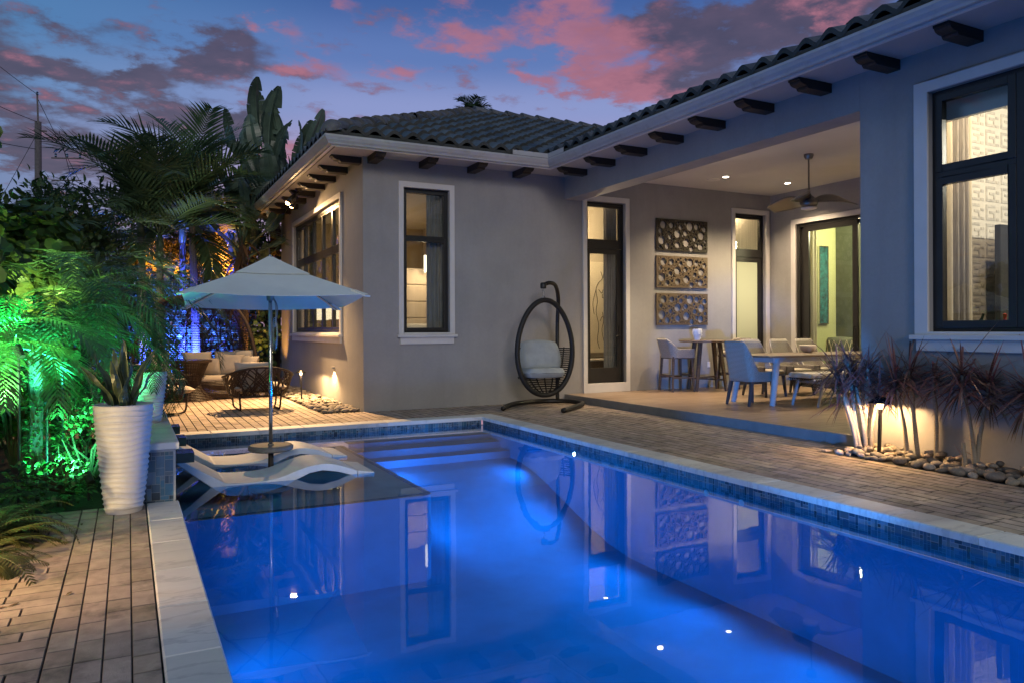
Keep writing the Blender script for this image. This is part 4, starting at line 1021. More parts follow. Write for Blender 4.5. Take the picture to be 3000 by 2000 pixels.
specs = [((8.62, 8.66, FL), D90, 'blue lit woven chair at the left end of the dining table'),
         ((9.93, 9.66, FL), R(0), 'woven dining chair behind the table, left of the three in a row'),
         ((10.60, 9.64, FL), R(0), 'woven dining chair behind the table, middle of the three in a row'),
         ((11.23, 9.62, FL), R(0), 'woven dining chair behind the table, by the bowl and right of the three'),
         ((11.66, 8.98, FL), -D90, 'woven chair at the far right end of the dining table')]
for i, (l, rz, lb) in enumerate(specs):
    if i == 0: place(c0, l, rz); c0['label'] = lb
    else: copy_thing(c0, l, rz, lb)
dt = thing('dining_table', 'long dining table with pale top and rounded splayed legs on the porch', 'table', (10.02, 8.72, FL))
b = MB(); b.box(-1.48, 1.48, -.50, .50, .735, .765); b.build('tabletop', 'teak_top', dt, bevel=.006)
b = MB(); b.box(-1.30, 1.30, -.40, -.37, .66, .734); b.box(-1.30, 1.30, .37, .40, .66, .734); b.box(-1.30, -1.27, -.37, .37, .66, .734); b.box(1.27, 1.30, -.37, .37, .66, .734); b.build('apron', 'table_paint', dt)
for sx in (-1, 1):
    for sy in (-1, 1): b = MB(); b.tube([(sx * 1.20, sy * .38, .70), (sx * 1.33, sy * .41, 0)], [.055, .042], 12); b.build('leg', 'table_paint', dt)
bw = thing('bowl', 'cream ceramic bowl on the long dining table', 'bowl', (10.22, 8.98, .886))
b = MB(); b.lathe([(.05, 0), (.09, .015), (.125, .06), (.14, .12), (.135, .125), (.12, .07), (.08, .02), (.01, .012)], 28); b.build('bowl_body', 'bowl_ceramic', bw, smooth=True)
bn = thing('bench', 'long bench with pale cushion and corded frame beside the dining table', 'bench', (9.86, 8.07, FL))
b = MB(); b.box(-.86, .86, -.23, .23, .43, .51); b.build('cushion', 'linen_white', bn, bevel=.035)
b = MB()
for y in (-.24, .24): b.tube([(-.86, y, .405), (.86, y, .405)], .021, 10)
for x in (-.62, .62): b.tube([(x, -.24, .36), (x, .24, .36)], .018, 8)
b.build('rail', 'table_paint', bn)
b = MB()
for i in range(44):
    x = -.80 + i * .0372
    for y in (-.24, .24): b.lathe([(.0235, -.007), (.0235, .007)], 10, c=(0, 0, 0)) if False else b.tube([(x - .008, y, .405), (x + .008, y, .405)], .0245, 10)
    b.box(x - .006, x + .006, -.24, .24, .418, .424)
b.build('cord_wrap', 'black_rope', bn)
for sx in (-1, 1):
    for sy in (-1, 1): b = MB(); b.bar((sx * .62, sy * .235, .40), (sx * .74, sy * .245, 0), .045, .045, .03, .03); b.build('leg', 'table_paint', bn, bevel=.006)
# bar table and stools
bt = thing('bar_table', 'round bar height table of dark teak against the art wall', 'bar table', (9.90, 11.10, FL))
b = MB(); b.lathe([(.50, .915), (.52, .925), (.52, .945), (.51, .95)], 40); b.build('tabletop', 'teak_top', bt)
for k in range(4):
    a = R(20 + 90 * k); b = MB(); b.bar((.26 * math.cos(a), .26 * math.sin(a), .914), (.40 * math.cos(a), .40 * math.sin(a), 0), .075, .055, .05, .04); b.build('leg', 'teak_dark', bt, bevel=.004)
b = MB()
for k in range(2):
    a = R(20 + 90 * k); b.bar((.34 * math.cos(a), .34 * math.sin(a), .25 - .034 * k), (-.34 * math.cos(a), -.34 * math.sin(a), .25 - .034 * k), .03, .03)
b.build('stretcher', 'teak_dark', bt)
def stool():
    t = thing('bar_stool', '', 'bar stool', (0, 0, FL), 0, 'woven bar stools at the round bar table')
    b = MB(); shell(b, .50, .46, .98, .80, .68, .10, .10); b.build('woven_shell', 'rope_weave', t, smooth=True, solid=.02)
    b = MB(); b.box(-.235, .235, -.23, .22, .615, .66); b.build('seat_frame', 'teak_dark', t, bevel=.005)
    b = MB(); b.box(-.22, .22, -.235, .20, .662, .73); b.build('seat_cushion', 'linen_white', t, bevel=.03)
    for sx in (-1, 1):
        for sy in (-1, 1): b = MB(); b.bar((sx * .205, sy * .20, .62), (sx * .235, sy * .235, 0), .042, .042, .03, .03); b.build('leg', 'teak_dark', t, bevel=.003)
    b = MB()
    for sx in (-1, 1): b.bar((sx * .225, -.22, .26), (sx * .225, .22, .26), .022, .03)
    for sy in (-1, 1): b.bar((-.222, sy * .222, .30), (.222, sy * .222, .30), .022, .03)
    b.build('footrest', 'teak_dark', t); return t
s0 = stool(); place(s0, (9.28, 11.24, FL), R(82)); s0['label'] = 'woven bar stool left of the round bar table'
copy_thing(s0, (10.72, 11.22, FL), R(-75), 'woven bar stool right of the round bar table, half behind it')
# head shaped vase
hv = thing('head_vase', 'white vase shaped like a human head on the bar table', 'vase', (9.62, 11.06, 1.071))
b = MB()
def head(u, v):
    a = 2 * PI * u; z = v * .215; t = v
    prof = interp([(0, .045), (.10, .048), (.2, .052), (.32, .062), (.5, .076), (.72, .084), (.9, .082), (1, .078)], t)
    fx = math.cos(a); f_ = max(0, fx) ** 2; r_ = prof * (1 + .16 * abs(fx) ** 1.5)
    face = max(0, fx) ** 10
    r_ += face * interp([(0, -.005), (.08, .0), (.16, .022), (.22, .012), (.26, .020), (.30, .012), (.34, .020), (.38, .016), (.42, .040), (.50, .030), (.60, .012), (.64, .016), (.72, .018), (.85, .010), (1, .0)], t)
    eye = max(0, math.cos(a - .38)) ** 40 + max(0, math.cos(a + .38)) ** 40; r_ -= .014 * eye * math.exp(-((t - .60) / .045) ** 2)
    ear = max(0, math.cos(a - 1.7)) ** 60 + max(0, math.cos(a + 1.7)) ** 60; r_ += .012 * ear * math.exp(-((t - .52) / .10) ** 2)
    jaw = max(0, fx) ** 3 * math.exp(-((t - .17) / .06) ** 2) * .014; r_ += jaw
    return (r_ * math.cos(a), r_ * .86 * math.sin(a), z)
b.surf(head, 72, 44); b.build('head', 'vase_white', hv, smooth=True, solid=.004)

# ------------------------------------------------------------------ hanging egg chair
eg = thing('hanging_egg_chair', 'black hanging egg chair with grey cushions on a curved stand by the wing wall', 'hanging chair', (6.18, 10.9, 0))
b = MB()
base_pts = smooth_path([(-.90, -.22, .05), (-.62, .05, .05), (-.30, .27, .05), (.15, .38, .05), (.50, .25, .05), (.62, -.02, .05), (.45, -.42, .05), (-.18, -.98, .05)], 7)
base_pts = smooth_path([(-.88, -.24, .045), (-.62, .08, .05), (-.30, .32, .055), (.20, .42, .055), (.55, .25, .055), (.66, -.05, .05), (.52, -.36, .05), (-.20, -.96, .045)], 7)
b.tube(base_pts, .040, 10); b.build('stand_base', 'black_metal', eg, smooth=True)
b = MB(); b.tube(smooth_path([(.46, .33, .06), (.46, .33, .9), (.455, .31, 1.45), (.42, .22, 1.80), (.30, .10, 2.02), (.14, .02, 2.07), (.0, .0, 2.03)], 8), .034, 10); b.lathe([(.045, -.05), (.052, -.03), (.052, .03), (.035, .05)], 12, c=(0, 0, 2.02)); b.build('stand_post', 'black_metal', eg, smooth=True)
b = MB()
for k in range(3): b.tube([(.014 * math.cos(a), .0 if k % 2 else .014 * math.sin(a), 1.955 - k * .04 + .024 * (math.sin(a) if k % 2 else math.cos(a))) for a in [2 * PI * i / 10 for i in range(10)]], .004, 5, closed=True)
b.tube([(0, 0, 1.86), (-.06, 0, 1.775)], .005, 6); b.tube([(0, 0, 1.86), (.06, 0, 1.775)], .005, 6); b.build('spring_hook', 'steel', eg)
def egg_w(t):   # half width by height fraction
    return .525 * math.sin(PI * min(1, max(0, t)) ** .86) ** .72 if 0 < t < 1 else 0
def egg_pt(a):  # closed outline
    t = .5 - .5 * math.cos(a); return (math.copysign(1, math.sin(a)) * egg_w(t), t)
EGZ0, EGH = .205, 1.57
outline = []
for i in range(64):
    a = 2 * PI * i / 64; x = .525 * math.sin(a) * (1 + .10 * math.cos(a)); t = .5 - .5 * math.cos(a); z = EGZ0 + EGH * (t ** 1.0)
    outline.append((x, -.06, z))
b = MB(); b.tube(outline, .043, 10, closed=True); b.build('hoop', 'black_rope', eg, smooth=True)
b = MB()   # basket behind the hoop: ribs and horizontal strands
def basket(u, t):   # u -1..1 across, t height
    x = .525 * math.sin(math.acos(1 - 2 * t)) * (1 + .10 * (1 - 2 * t)); d = .40 * math.sin(PI * min(1, t * 1.45)) ** .7 if t < .68 else .0
    return (x * math.sin(u * PI / 2), -.06 + d * math.cos(u * PI / 2), EGZ0 + EGH * t)
for i in range(22):
    t = .015 + i * .0225
    b.tube([basket(-1 + 2 * k / 16, t) for k in range(17)], .011, 5)
for k in range(9):
    u = -.9 + 1.8 * k / 8; b.tube([basket(u, .01 + .49 * j / 10) for j in range(11)], .012, 5)
b.build('woven_basket', 'black_rope', eg)
b = MB(); b.surf(lambda u, v: (.33 * (2 * u - 1), .02 + .28 * v, .50 + .03 * math.sin(v * PI) - .02 * abs(2 * u - 1)), 12, 8); b.build('seat_rest', 'black_rope', eg, solid=.03)
def cushion(mb, c, sx, sy, sz, rot=None, p=.55, n=14, puff=1.0, rnd=0.0):
    c = Vector(c)
    for s in (-1, 1):
        def fn(u, v):
            a, e = 2 * u - 1, 2 * v - 1; k = ((1 - a ** 4) * (1 - e ** 4)) ** p * puff; pin = 1 - .07 * (1 - abs(a) ** 3) * abs(e) ** 6; pin2 = 1 - .07 * (1 - abs(e) ** 3) * abs(a) ** 6
            if rnd: q_ = 1 - rnd * (a * a * e * e); pin = q_; pin2 = q_
            q = Vector((a * sx / 2 * pin2, e * sy / 2 * pin, s * (sz / 2 * k + .002))); q.z += .006 * mnoise.noise(Vector((a * 3 + c.x * 9, e * 3, s * 4 + c.y)))
            return c + (rot @ q if rot else q)
        mb.surf(fn, n, n)
RX = Matrix.Rotation
b = MB(); cushion(b, (0, .08, .575), .78, .52, .17, None, .25, rnd=.16); b.build('seat_cushion', 'cushion_grey', eg, smooth=True)
b = MB(); cushion(b, (.03, .20, .84), .84, .58, .20, RX(R(72), 3, 'X'), .3, rnd=.20); b.build('back_cushion', 'cushion_grey', eg, smooth=True)

# ------------------------------------------------------------------ patio parasol standing in the pool
um = thing('parasol', 'pale square parasol with its pole standing through a round table in the pool', 'umbrella', (1.31, 8.03, LZ), R(-4.3))
b = MB(); b.tube([(0, 0, 0), (0, 0, 2.26)], .019, 14); b.build('pole', 'steel', um, smooth=True)
b = MB(); b.tube([(0, 0, .02), (0, 0, .34)], .027, 14); b.build('pole_sleeve', 'dark_wood', um, smooth=True)
b = MB(); b.lathe([(.012, 2.26), (.018, 2.29), (.018, 2.33), (.008, 2.345)], 12); b.tube([(0, 0, 2.2), (0, 0, 2.27)], .008, 6); b.build('finial', 'steel', um)
HS, CE, CP = .835, 1.60 - LZ, 2.02 - LZ
tz = .045
def canopy(u, v, s0=0., s1=1., dz=0.):
    """one of four gores built in polar form: u around the square, v from centre to edge"""
    a = u * 4; k = int(a) % 4; f = a - int(a); cs_ = [(-1, -1), (1, -1), (1, 1), (-1, 1), (-1, -1)]; A, B = cs_[k], cs_[k + 1]
    r_ = lerp(s0, s1, v); x, y = lerp(A[0], B[0], f) * HS * r_, lerp(A[1], B[1], f) * HS * r_
    sag = .030 * math.sin(f * PI) * r_ * math.sin(min(1, r_) * PI * .55); z = lerp(CP, CE, r_ ** .93) - sag - tz * (y / HS) * 1.0 + .035 * math.sin(r_ * PI) * 0
    inw = 1 - .03 * math.sin(f * PI) * r_; return (x * inw, y * inw, z + dz)
b = MB(); b.surf(lambda u, v: canopy(u, v, .02), 48, 14); b.build('canopy', 'canopy_fabric', um, smooth=False, solid=.003)
b = MB(); b.surf(lambda u, v: (lambda p: (p[0], p[1], p[2] + .035 * (1 - v) + .012))(canopy(u, v, .03, .42)), 48, 6); b.build('vent_cap', 'canopy_fabric', um, solid=.003)
for k in range(4):
    cs_ = [(-1, -1), (1, -1), (1, 1), (-1, 1)][k]; b = MB(); b.bar((cs_[0] * .03, cs_[1] * .03, CP - .05), (cs_[0] * HS * .985, cs_[1] * HS * .985, CE - .018 - tz * cs_[1]), .020, .012); b.build('rib', 'alu_grey', um)
    b = MB(); b.bar((cs_[0] * .03, cs_[1] * .03, CP - .36), (cs_[0] * HS * .48, cs_[1] * HS * .48, lerp(CP, CE, .48) - .03 - tz * .48 * cs_[1]), .016, .010); b.build('strut', 'alu_grey', um)
    b = MB(); b.bar((cs_[0] * HS * .86, cs_[1] * HS * .86, CE + .012 - tz * cs_[1] + .03), (cs_[0] * HS * 1.0, cs_[1] * HS * 1.0, CE - .022 - tz * cs_[1]), .09, .012); b.build('corner_pocket', 'canopy_fabric', um)
b = MB(); b.lathe([(.045, CP - .10), (.05, CP - .06), (.03, CP - .04)], 14); b.lathe([(.035, CP - .42), (.042, CP - .36), (.03, CP - .33)], 14); b.build('hub', 'alu_grey', um)
b = MB(); rng = random.Random(5)
for k in range(5):
    r_ = .05 + .012 * k; b.tube([(.045 + .3 * r_ * math.sin(a), -.02 + .01 * k, 1.58 + r_ * 1.7 * math.cos(a) - .05) for a in [2 * PI * i / 16 for i in range(16)]], .0035, 5, closed=True)
for k in range(3): b.tube(smooth_path([(.025, -.02, CP - .38), (.05 + .01 * k, -.03, 1.80), (.045, -.02, 1.60)], 5), .0035, 5)
b.build('cord_coil', 'alu_grey', um)
pt_ = thing('pole_table', 'round grey brown drinks table fixed round the parasol pole above the water', 'table', (1.31, 8.03, .06))
b = MB(); b.lathe([(.025, .0), (.20, .0), (.222, .012), (.225, .045), (.205, .062), (.195, .056), (.03, .054), (.028, .07), (.022, .072)], 36); b.build('tabletop', 'stone_resin', pt_, smooth=False, bevel=.003)

# loungers standing on the ledge
def lounger(y0, lb, x0=0.0):
    t = thing('pool_lounger', lb, 'pool lounger', (x0, y0, 0), 0, 'white wave loungers on the pool ledge')
    top = smooth_path([(.425, .165), (.52, .075), (.79, -.085)], 5)[:-1] if False else [Vector(p) for p in ((.425, 0, .145), (.60, 0, .03), (.775, 0, -.080))]
    seat = smooth_path([(.80, 0, -.088), (.92, 0, -.097), (1.06, 0, -.098), (1.20, 0, -.088), (1.30, 0, -.066), (1.42, 0, -.026), (1.54, 0, .006), (1.66, 0, .018), (1.78, 0, .002), (1.90, 0, -.038), (2.0, 0, -.078)], 4)
    tops = [(p.x, p.z) for p in top] + [(p.x, p.z) for p in seat]
    und = [(2.0, -.15), (1.92, -.11), (1.80, -.07), (1.66, -.045), (1.54, -.06), (1.42, -.11), (1.32, -.155), (1.15, -.20), (.95, -.215), (.80, -.20), (.70, -.14), (.50, .02), (.36, .135)]
    b = MB(); Wd = .61
    b.prism(tops + und, 'y', 0, Wd); b.build('body', 'lounger_plastic', t, bevel=.008)
    b = MB(); b.prism([(2.004, -.076), (2.17, -.104), (2.165, -.15), (2.004, -.150)], 'y', 0, Wd); b.build('foot_end', 'lounger_plastic', t, bevel=.006)
    b = MB(); b.box(.92, 1.10, .10, Wd - .10, LZ, -.216); b.box(.40, .46, .1, Wd - .1, LZ, .06) if False else None; b.build('base', 'lounger_plastic', t)
    return t
lounger(7.23, 'white wave shaped lounger in the shallow water, the one nearer the tall planter')
lounger(8.30, 'white wave shaped lounger in the shallow water beyond the parasol table', .01)

# ------------------------------------------------------------------ planters
def planter(name, label, loc, h, r0, r1, n_w, seed):
    t = thing(name, label, 'planter', loc)
    b = MB()
    def fn(u, v):
        a = 2 * PI * u; z = v * h; base_r = lerp(r0, r1, v ** .85)
        w = .5 + .5 * math.cos(2 * PI * (v * n_w + .22 * math.sin(a * 2 + v * 7 + seed) + .16 * math.sin(a * 3 - v * 9)))
        r_ = base_r + .0085 * w ** 3 * (1 if .02 < v < .965 else 0); return (r_ * math.cos(a), r_ * math.sin(a), z)
    b.surf(fn, 96, int(n_w * 9)); b.build('pot', 'planter_white', t, smooth=True)
    b = MB(); b.lathe([(r1 - .002, h), (r1 + .006, h + .006), (r1 - .004, h + .010), (r1 - .022, h + .004), (r1 - .024, h - .05)], 64); b.build('rim', 'planter_white', t, smooth=True)
    b = MB(); b.surf(lambda u, v: ((r1 - .022) * v * math.cos(2 * PI * u), (r1 - .022) * v * math.sin(2 * PI * u), h - .045 + .008 * mnoise.noise(Vector((u * 20, v * 9, 1)))), 32, 6); b.build('potting_soil', 'pot_soil', t)
    return t
planter('tall_planter', 'tall white planter with rippled sides holding the snake plant', (-.03, 6.10, 0), .765, .118, .195, 20, 1)
planter('ribbed_planter', 'white rippled planter standing on the marble topped wall', (.17, 7.72, .453), .46, .10, .155, 13, 4)

# ------------------------------------------------------------------ patio furniture
def tub_chair(loc, rz, label, pillow=True):
    t = thing('woven_tub_chair', label, 'garden chair', loc, rz, 'dark strap woven chairs on the patio')
    Wd, Dp, hz, hb_, ha = 1.10, .88, .30, .71, .55
    def P(u, v):   # u 0..1 around from left front over back to right front
        a = R(-205 + 230 * u) if False else PI * (1.13 - 1.26 * u); x, y = math.cos(a), math.sin(a)
        top = lerp(ha, hb_, max(0, y) ** 1.5); z = lerp(hz - .06, top, v); k = .78 + .22 * v ** .7
        return Vector((x * Wd / 2 * k, y * Dp / 2 * k + .05 * v, z))
    b = MB(); rng = random.Random(9)
    for i in range(105):
        u0 = rng.uniform(-.05, 1.05); du = rng.uniform(-.28, .28); v0, v1 = (0, 1) if rng.random() < .75 else (rng.uniform(0, .4), rng.uniform(.6, 1))
        pts = [P(max(0, min(1, u0 + du * k / 7)), lerp(v0, v1, k / 7)) for k in range(8)]; b.tube(pts, .0125, 5, flat=.5)
    b.build('strap_weave', 'wicker', t)
    b = MB(); b.tube([P(k / 30, 1) for k in range(31)], .019, 8); b.tube([P(k / 30, 0) for k in range(31)], .019, 8); b.tube([P(0, k / 6) for k in range(7)], .016, 8); b.tube([P(1, k / 6) for k in range(7)], .016, 8); b.build('frame_rail', 'wicker', t)
    for sx in (-1, 1):
        b = MB(); b.tube(smooth_path([(sx * .36, -.26, .30), (sx * .34, -.25, .07), (sx * .305, -.20, .018), (sx * .305, 0, .016), (sx * .305, .20, .018), (sx * .31, .25, .07), (sx * .33, .26, .30)], 5), .0155, 8); b.build('leg_loop', 'wicker', t, smooth=True)
    b = MB(); b.lathe([(.30, .29), (.34, .30), (.34, .32), (.30, .33)], 24, sx=1.05, sy=.95); b.build('seat_base', 'wicker', t)
    b = MB(); cushion(b, (0, -.02, .375), .84, .70, .13, None, .25); b.build('seat_cushion', 'cushion_cream', t, smooth=True)
    if pillow: b = MB(); cushion(b, (0.12, .26, .60), .60, .42, .17, RX(R(70), 3, 'X'), .5); b.build('pillow', 'cushion_cream', t, smooth=True)
    return t
tub_chair((1.90, 12.92, 0), R(182), 'dark woven tub chair with a cream pillow, right of the parasol pole')
tub_chair((.42, 12.95, 0), R(118), 'dark woven tub chair half hidden behind the rippled planter')
wt_ = thing('wicker_table', 'round flared wicker table with a dark glass top on the patio', 'table', (1.02, 15.15, 0))
b = MB()
for i in range(26):
    z = .02 + i * .0272; r_ = interp([(0, .40), (.08, .37), (.25, .25), (.45, .20), (.7, .24), (.9, .30), (1, .33)], i / 25); b.tube([(r_ * math.cos(2 * PI * k / 28), r_ * math.sin(2 * PI * k / 28), z) for k in range(28)], .0105, 5, closed=True)
for k in range(22):
    a = 2 * PI * k / 22; b.tube([(interp([(0, .40), (.08, .37), (.25, .25), (.45, .20), (.7, .24), (.9, .30), (1, .33)], j / 8) * math.cos(a), interp([(0, .40), (.08, .37), (.25, .25), (.45, .20), (.7, .24), (.9, .30), (1, .33)], j / 8) * math.sin(a), .02 + .68 * j / 8) for j in range(9)], .008, 4)
b.build('pedestal', 'wicker', wt_)
b = MB(); b.lathe([(.33, .705), (.39, .71), (.395, .75), (.37, .752)], 40); b.build('rim', 'wicker', wt_); b = MB(); b.lathe([(.01, .753), (.372, .753), (.372, .759), (.01, .759)], 40); b.build('glass_top', 'chrome_black', wt_)
# round daybed with strand hood
db = thing('daybed', 'round wicker daybed with a tall open strand hood and cream cushions', 'daybed', (1.20, 15.95, 0), R(-12))
b = MB(); RB = 1.10
for i in range(13): b.tube([(RB * (1 - .03 * math.cos(i)) * math.cos(2 * PI * k / 60), RB * .82 * math.sin(2 * PI * k / 60), .04 + i * .0255) for k in range(60)], .011, 5, closed=True)
for k in range(60): a = 2 * PI * k / 60; b.tube([(RB * math.cos(a), RB * .82 * math.sin(a), .03), (RB * math.cos(a), RB * .82 * math.sin(a), .36)], .007, 4)
b.build('wicker_base', 'wicker', db)
b = MB(); b.lathe([(1.04, .32), (1.08, .35), (1.07, .42), (1.02, .45), (.1, .46)], 48, sy=.82); b.build('mattress', 'cushion_cream', db, smooth=True)
def hood(u, v):   # u 0..1 around the back, v 0..1 up to the arch
    a = PI * (-.06 + 1.12 * u); el_ = v * PI / 2; k = max(0, math.cos(el_)) ** .62
    return Vector((1.16 * math.cos(a) * k, .95 * math.sin(a) * k + .12 * math.sin(el_) * (0) - .05, .34 + 1.62 * math.sin(el_)))
b = MB()
for i in range(58):
    v = (i / 58) ** 1.0 * .97; b.tube([hood(k / 26, v) for k in range(27)], .0085, 4)
b.build('hood_strands', 'wicker', db)
b = MB()
for k in range(13): b.tube([hood(k / 12, j / 14 * .985) for j in range(15)], .013, 5)
b.build('hood_rib', 'wicker', db)
b = MB(); b.tube([hood(0, j / 16) for j in range(17)] + [hood(1, 1 - j / 16) for j in range(1, 17)], .030, 8); b.build('hood_arch', 'fibre_bark', db, smooth=True)
for i, (x, y, z, w, hgt, rz, rx) in enumerate(((-.70, -.10, .70, .44, .46, 16, 74), (.00, .20, .68, .54, .44, 0, 72), (.52, .18, .69, .44, .44, -12, 70), (.82, .0, .70, .40, .46, -36, 72), (.22, -.10, .60, .36, .36, -4, 64), (.60, -.14, .64, .44, .42, -24, 64), (.88, -.36, .62, .40, .40, -56, 66))):
    b = MB(); cushion(b, (0, 0, 0), w, hgt, .19, RX(R(rx), 3, 'X'), .55); o = b.build('pillow', 'cushion_cream', smooth=True); place(o, (db.location.x + x, db.location.y + y - .35, z), R(rz))
    o['label'] = 'pillow'; o.name = 'throw_pillow'
    lab = ['cream throw pillow at the far left of the daybed beside the wicker table', 'wide cream throw pillow upright behind the wicker table top', 'cream throw pillow standing behind the small square one', 'striped lit cream pillow against the right side of the hood', 'small square cream pillow in front on the daybed', 'large cream pillow crossed by light stripes on the daybed', 'round edged cream pillow at the right end of the daybed'][i]
    tag(o, lab, 'pillow', 'pillows on the round daybed')

# ------------------------------------------------------------------ garden lights
def path_light(label, loc, h, tilt=(0, 0), power=10, s=1.0):
    q = s * 1.15
    t = thing('path_light', label, 'path light', loc, 0, 'garden path lights')
    b = MB(); b.bar((0, 0, -.02), (tilt[0], tilt[1], h), .030 * s, .024 * s); b.build('stake', 'black_metal', t)
    x, y = tilt
    b = MB(); b.lathe([(.018 * s, h), (.034 * s, h + .055 * s)], 14, c=(x, y, 0)); b.build('diffuser', 'lamp_glow', t)
    b = MB(); b.lathe([(.10 * q, h + .060 * s), (.098 * q, h + .066 * s), (.04 * q, h + .118 * s), (.012 * q, h + .13 * s)], 20, c=(x, y, 0)); b.build('cap', 'chrome_black', t, smooth=False)
    lamp('path_lamp', 'SPOT', (loc[0] + x, loc[1] + y, loc[2] + h + .05 * s), power, WARM, (loc[0] + x, loc[1] + y, 0), .03, 176, .2); return t
path_light('black cone topped path light among the dracaenas by the river stones', (6.74, 5.04, 0.0), .48, (.05, .02), 75)
path_light('small path light on the stones beside the wing side wall', (2.86, 14.14, 0.02), .44, (0, .05), 120, .8)
st = thing('step_light', 'tiny wall light throwing a warm scallop near the corner of the wing', 'wall light', (WX - .02, 13.55, .60))
b = MB(); b.box(-.03, .02, -.03, .03, .0, .035, ch=.004); b.build('housing', 'stucco', st); lamp('step_lamp', 'SPOT', (WX - .10, 13.55, .59), 70, WARM, (WX - .07, 13.55, 0), .01, 132, .7)
fl = thing('floodlight', 'twin floodlight glowing amber under the eave of the wing', 'floodlight', (2.98, 14.92, 4.05))
b = MB(); b.lathe([(.07, 0), (.07, -.03), (.05, -.05)], 16); b.build('mount', 'black_metal', fl)
for i, (dx_, dy_) in enumerate(((-.16, -.02), (-.06, .22))):
    b = MB(); b.tube([(0, 0, -.04), (dx_ * .5, dy_ * .5, -.14)], .014, 8); b.tube([(dx_ * .5, dy_ * .5, -.12), (dx_ * .9, dy_ * .9, -.20), (dx_ * 1.3, dy_ * 1.3, -.30)], [.035, .05, .058], 14); b.build('lamp_head', 'black_metal', fl, smooth=True)
    b = MB(); b.tube([(dx_ * 1.3, dy_ * 1.3, -.285), (dx_ * 1.42, dy_ * 1.42, -.325)], [.05, .035], 14); b.build('bulb', 'bulb_warm', fl)
lamp('flood_lamp', 'SPOT', (2.78, 14.85, 3.72), 3000, WARM, (1.85, 12.9, 0), .03, 74, .8)
lamp('flood_lamp_side', 'SPOT', (2.90, 15.15, 3.70), 160, WARM, (3.2, 14.2, 2.8), .06, 140, .8)
lamp('flood_lamp_rear', 'SPOT', (2.72, 15.1, 3.72), 330, WARM, (1.2, 15.6, .4), .05, 90, .8)
cm = thing('security_camera', 'small white dome camera under the far end of the eave', 'camera', (2.92, 18.1, 4.05))
b = MB(); b.lathe([(.05, 0), (.05, -.04), (.03, -.06)], 14); b.build('base', 'light_trim', cm); b = MB(); b.lathe([(.045, -.06), (.05, -.09), (.03, -.13), (.005, -.14)], 14); b.build('lens_dome', 'light_trim', cm, smooth=True)

# ------------------------------------------------------------------ river stones
def stone_mesh(seed):
    b = MB(); rng = random.Random(seed); sx, sy, sz = rng.uniform(.85, 1.25), rng.uniform(.65, .95), rng.uniform(.45, .62)
    def fn(u, v):
        a, e = 2 * PI * u, PI * (v - .5); d = Vector((math.cos(a) * math.cos(e), math.sin(a) * math.cos(e), math.sin(e))); r_ = 1 + .16 * mnoise.noise(d * 1.3 + Vector((seed * 3.7, 0, 0)))
        return (d.x * sx * r_ * .5, d.y * sy * r_ * .5, d.z * sz * r_ * .5)
    k = rng.uniform(.6, 1.5); b.surf(fn, 14, 9, col=(k, k * rng.uniform(.94, 1.0), k * rng.uniform(.86, 1.0)))
    me_o = b.build('river_stone', 'river_stone', smooth=True); return me_o
protos = [stone_mesh(i) for i in range(14)]
def strew(n, x0, x1, y0, y1, smin, smax, seed, group, label, edge=None, z=0.0, objects=True):
    rng = random.Random(seed); placed = []; out = []; tries = 0
    while len(placed) < n and tries < n * 60:
        tries += 1; s = rng.uniform(smin, smax); x, y = rng.uniform(x0, x1), rng.uniform(y0, y1)
        if edge and not edge(x, y): continue
        if any((x - a) ** 2 + (y - c) ** 2 < (.40 * (s + q)) ** 2 for a, c, q in placed): continue
        placed.append((x, y, s)); out.append((x, y, s, z + s * .14 + rng.uniform(0, .010), rng.random() * 6.28, rng.uniform(-.25, .25), rng.uniform(-.25, .25)))
    for x, y, s, zz_, r_, ta, tb in out:
        o = rng.choice(protos).copy(); COL.objects.link(o); o.location = (x, y, zz_); o.scale = (s, s, s); o.rotation_euler = (ta, tb, r_); tag(o, label, 'stone', group)
strew(150, 6.50, 7.05, 2.2, 5.42, .075, .15, 1, 'river stones along the house wall', 'smooth grey brown river stone in the bed under the large window wall', z=.0, edge=lambda x, y: x > 6.50 + .05 * math.sin(y * 3))
strew(40, 6.50, 7.05, 2.2, 5.30, .07, .13, 2, 'river stones along the house wall', 'smooth grey brown river stone in the bed under the large window wall', z=.045, edge=lambda x, y: x > 6.74)
strew(108, 2.70, 3.30, 11.72, 14.4, .075, .14, 3, 'river stones beside the wing wall', 'small smooth stone in the bed beside the wing side wall', edge=lambda x, y: True)
rest = MB(); rng = random.Random(77)
for _ in range(260):
    x, y, s = rng.uniform(2.72, 3.30), rng.uniform(14.4, 18.3), rng.uniform(.07, .12); k = rng.uniform(.6, 1.4)
    rest.lathe([(s * .2, 0), (s * .48, s * .12), (s * .5, s * .2), (s * .4, s * .36), (s * .12, s * .44)], 9, c=(x, y, rng.uniform(-.02, .03)), sx=1, sy=rng.uniform(.6, .9), col=(k, k, k))
tag(rest.build('pebbles', 'river_stone', smooth=True), 'far stones massed along the wing side wall', 'stones', kind='stuff')
for p_ in protos: bpy.data.objects.remove(p_)
b = MB(); b.box(6.475, 7.069, 1.9, 5.455, -.06, -.015); b.box(2.682, 3.329, 11.66, 18.6, -.06, -.008); o = struct('planting_soil', b, 'soil')
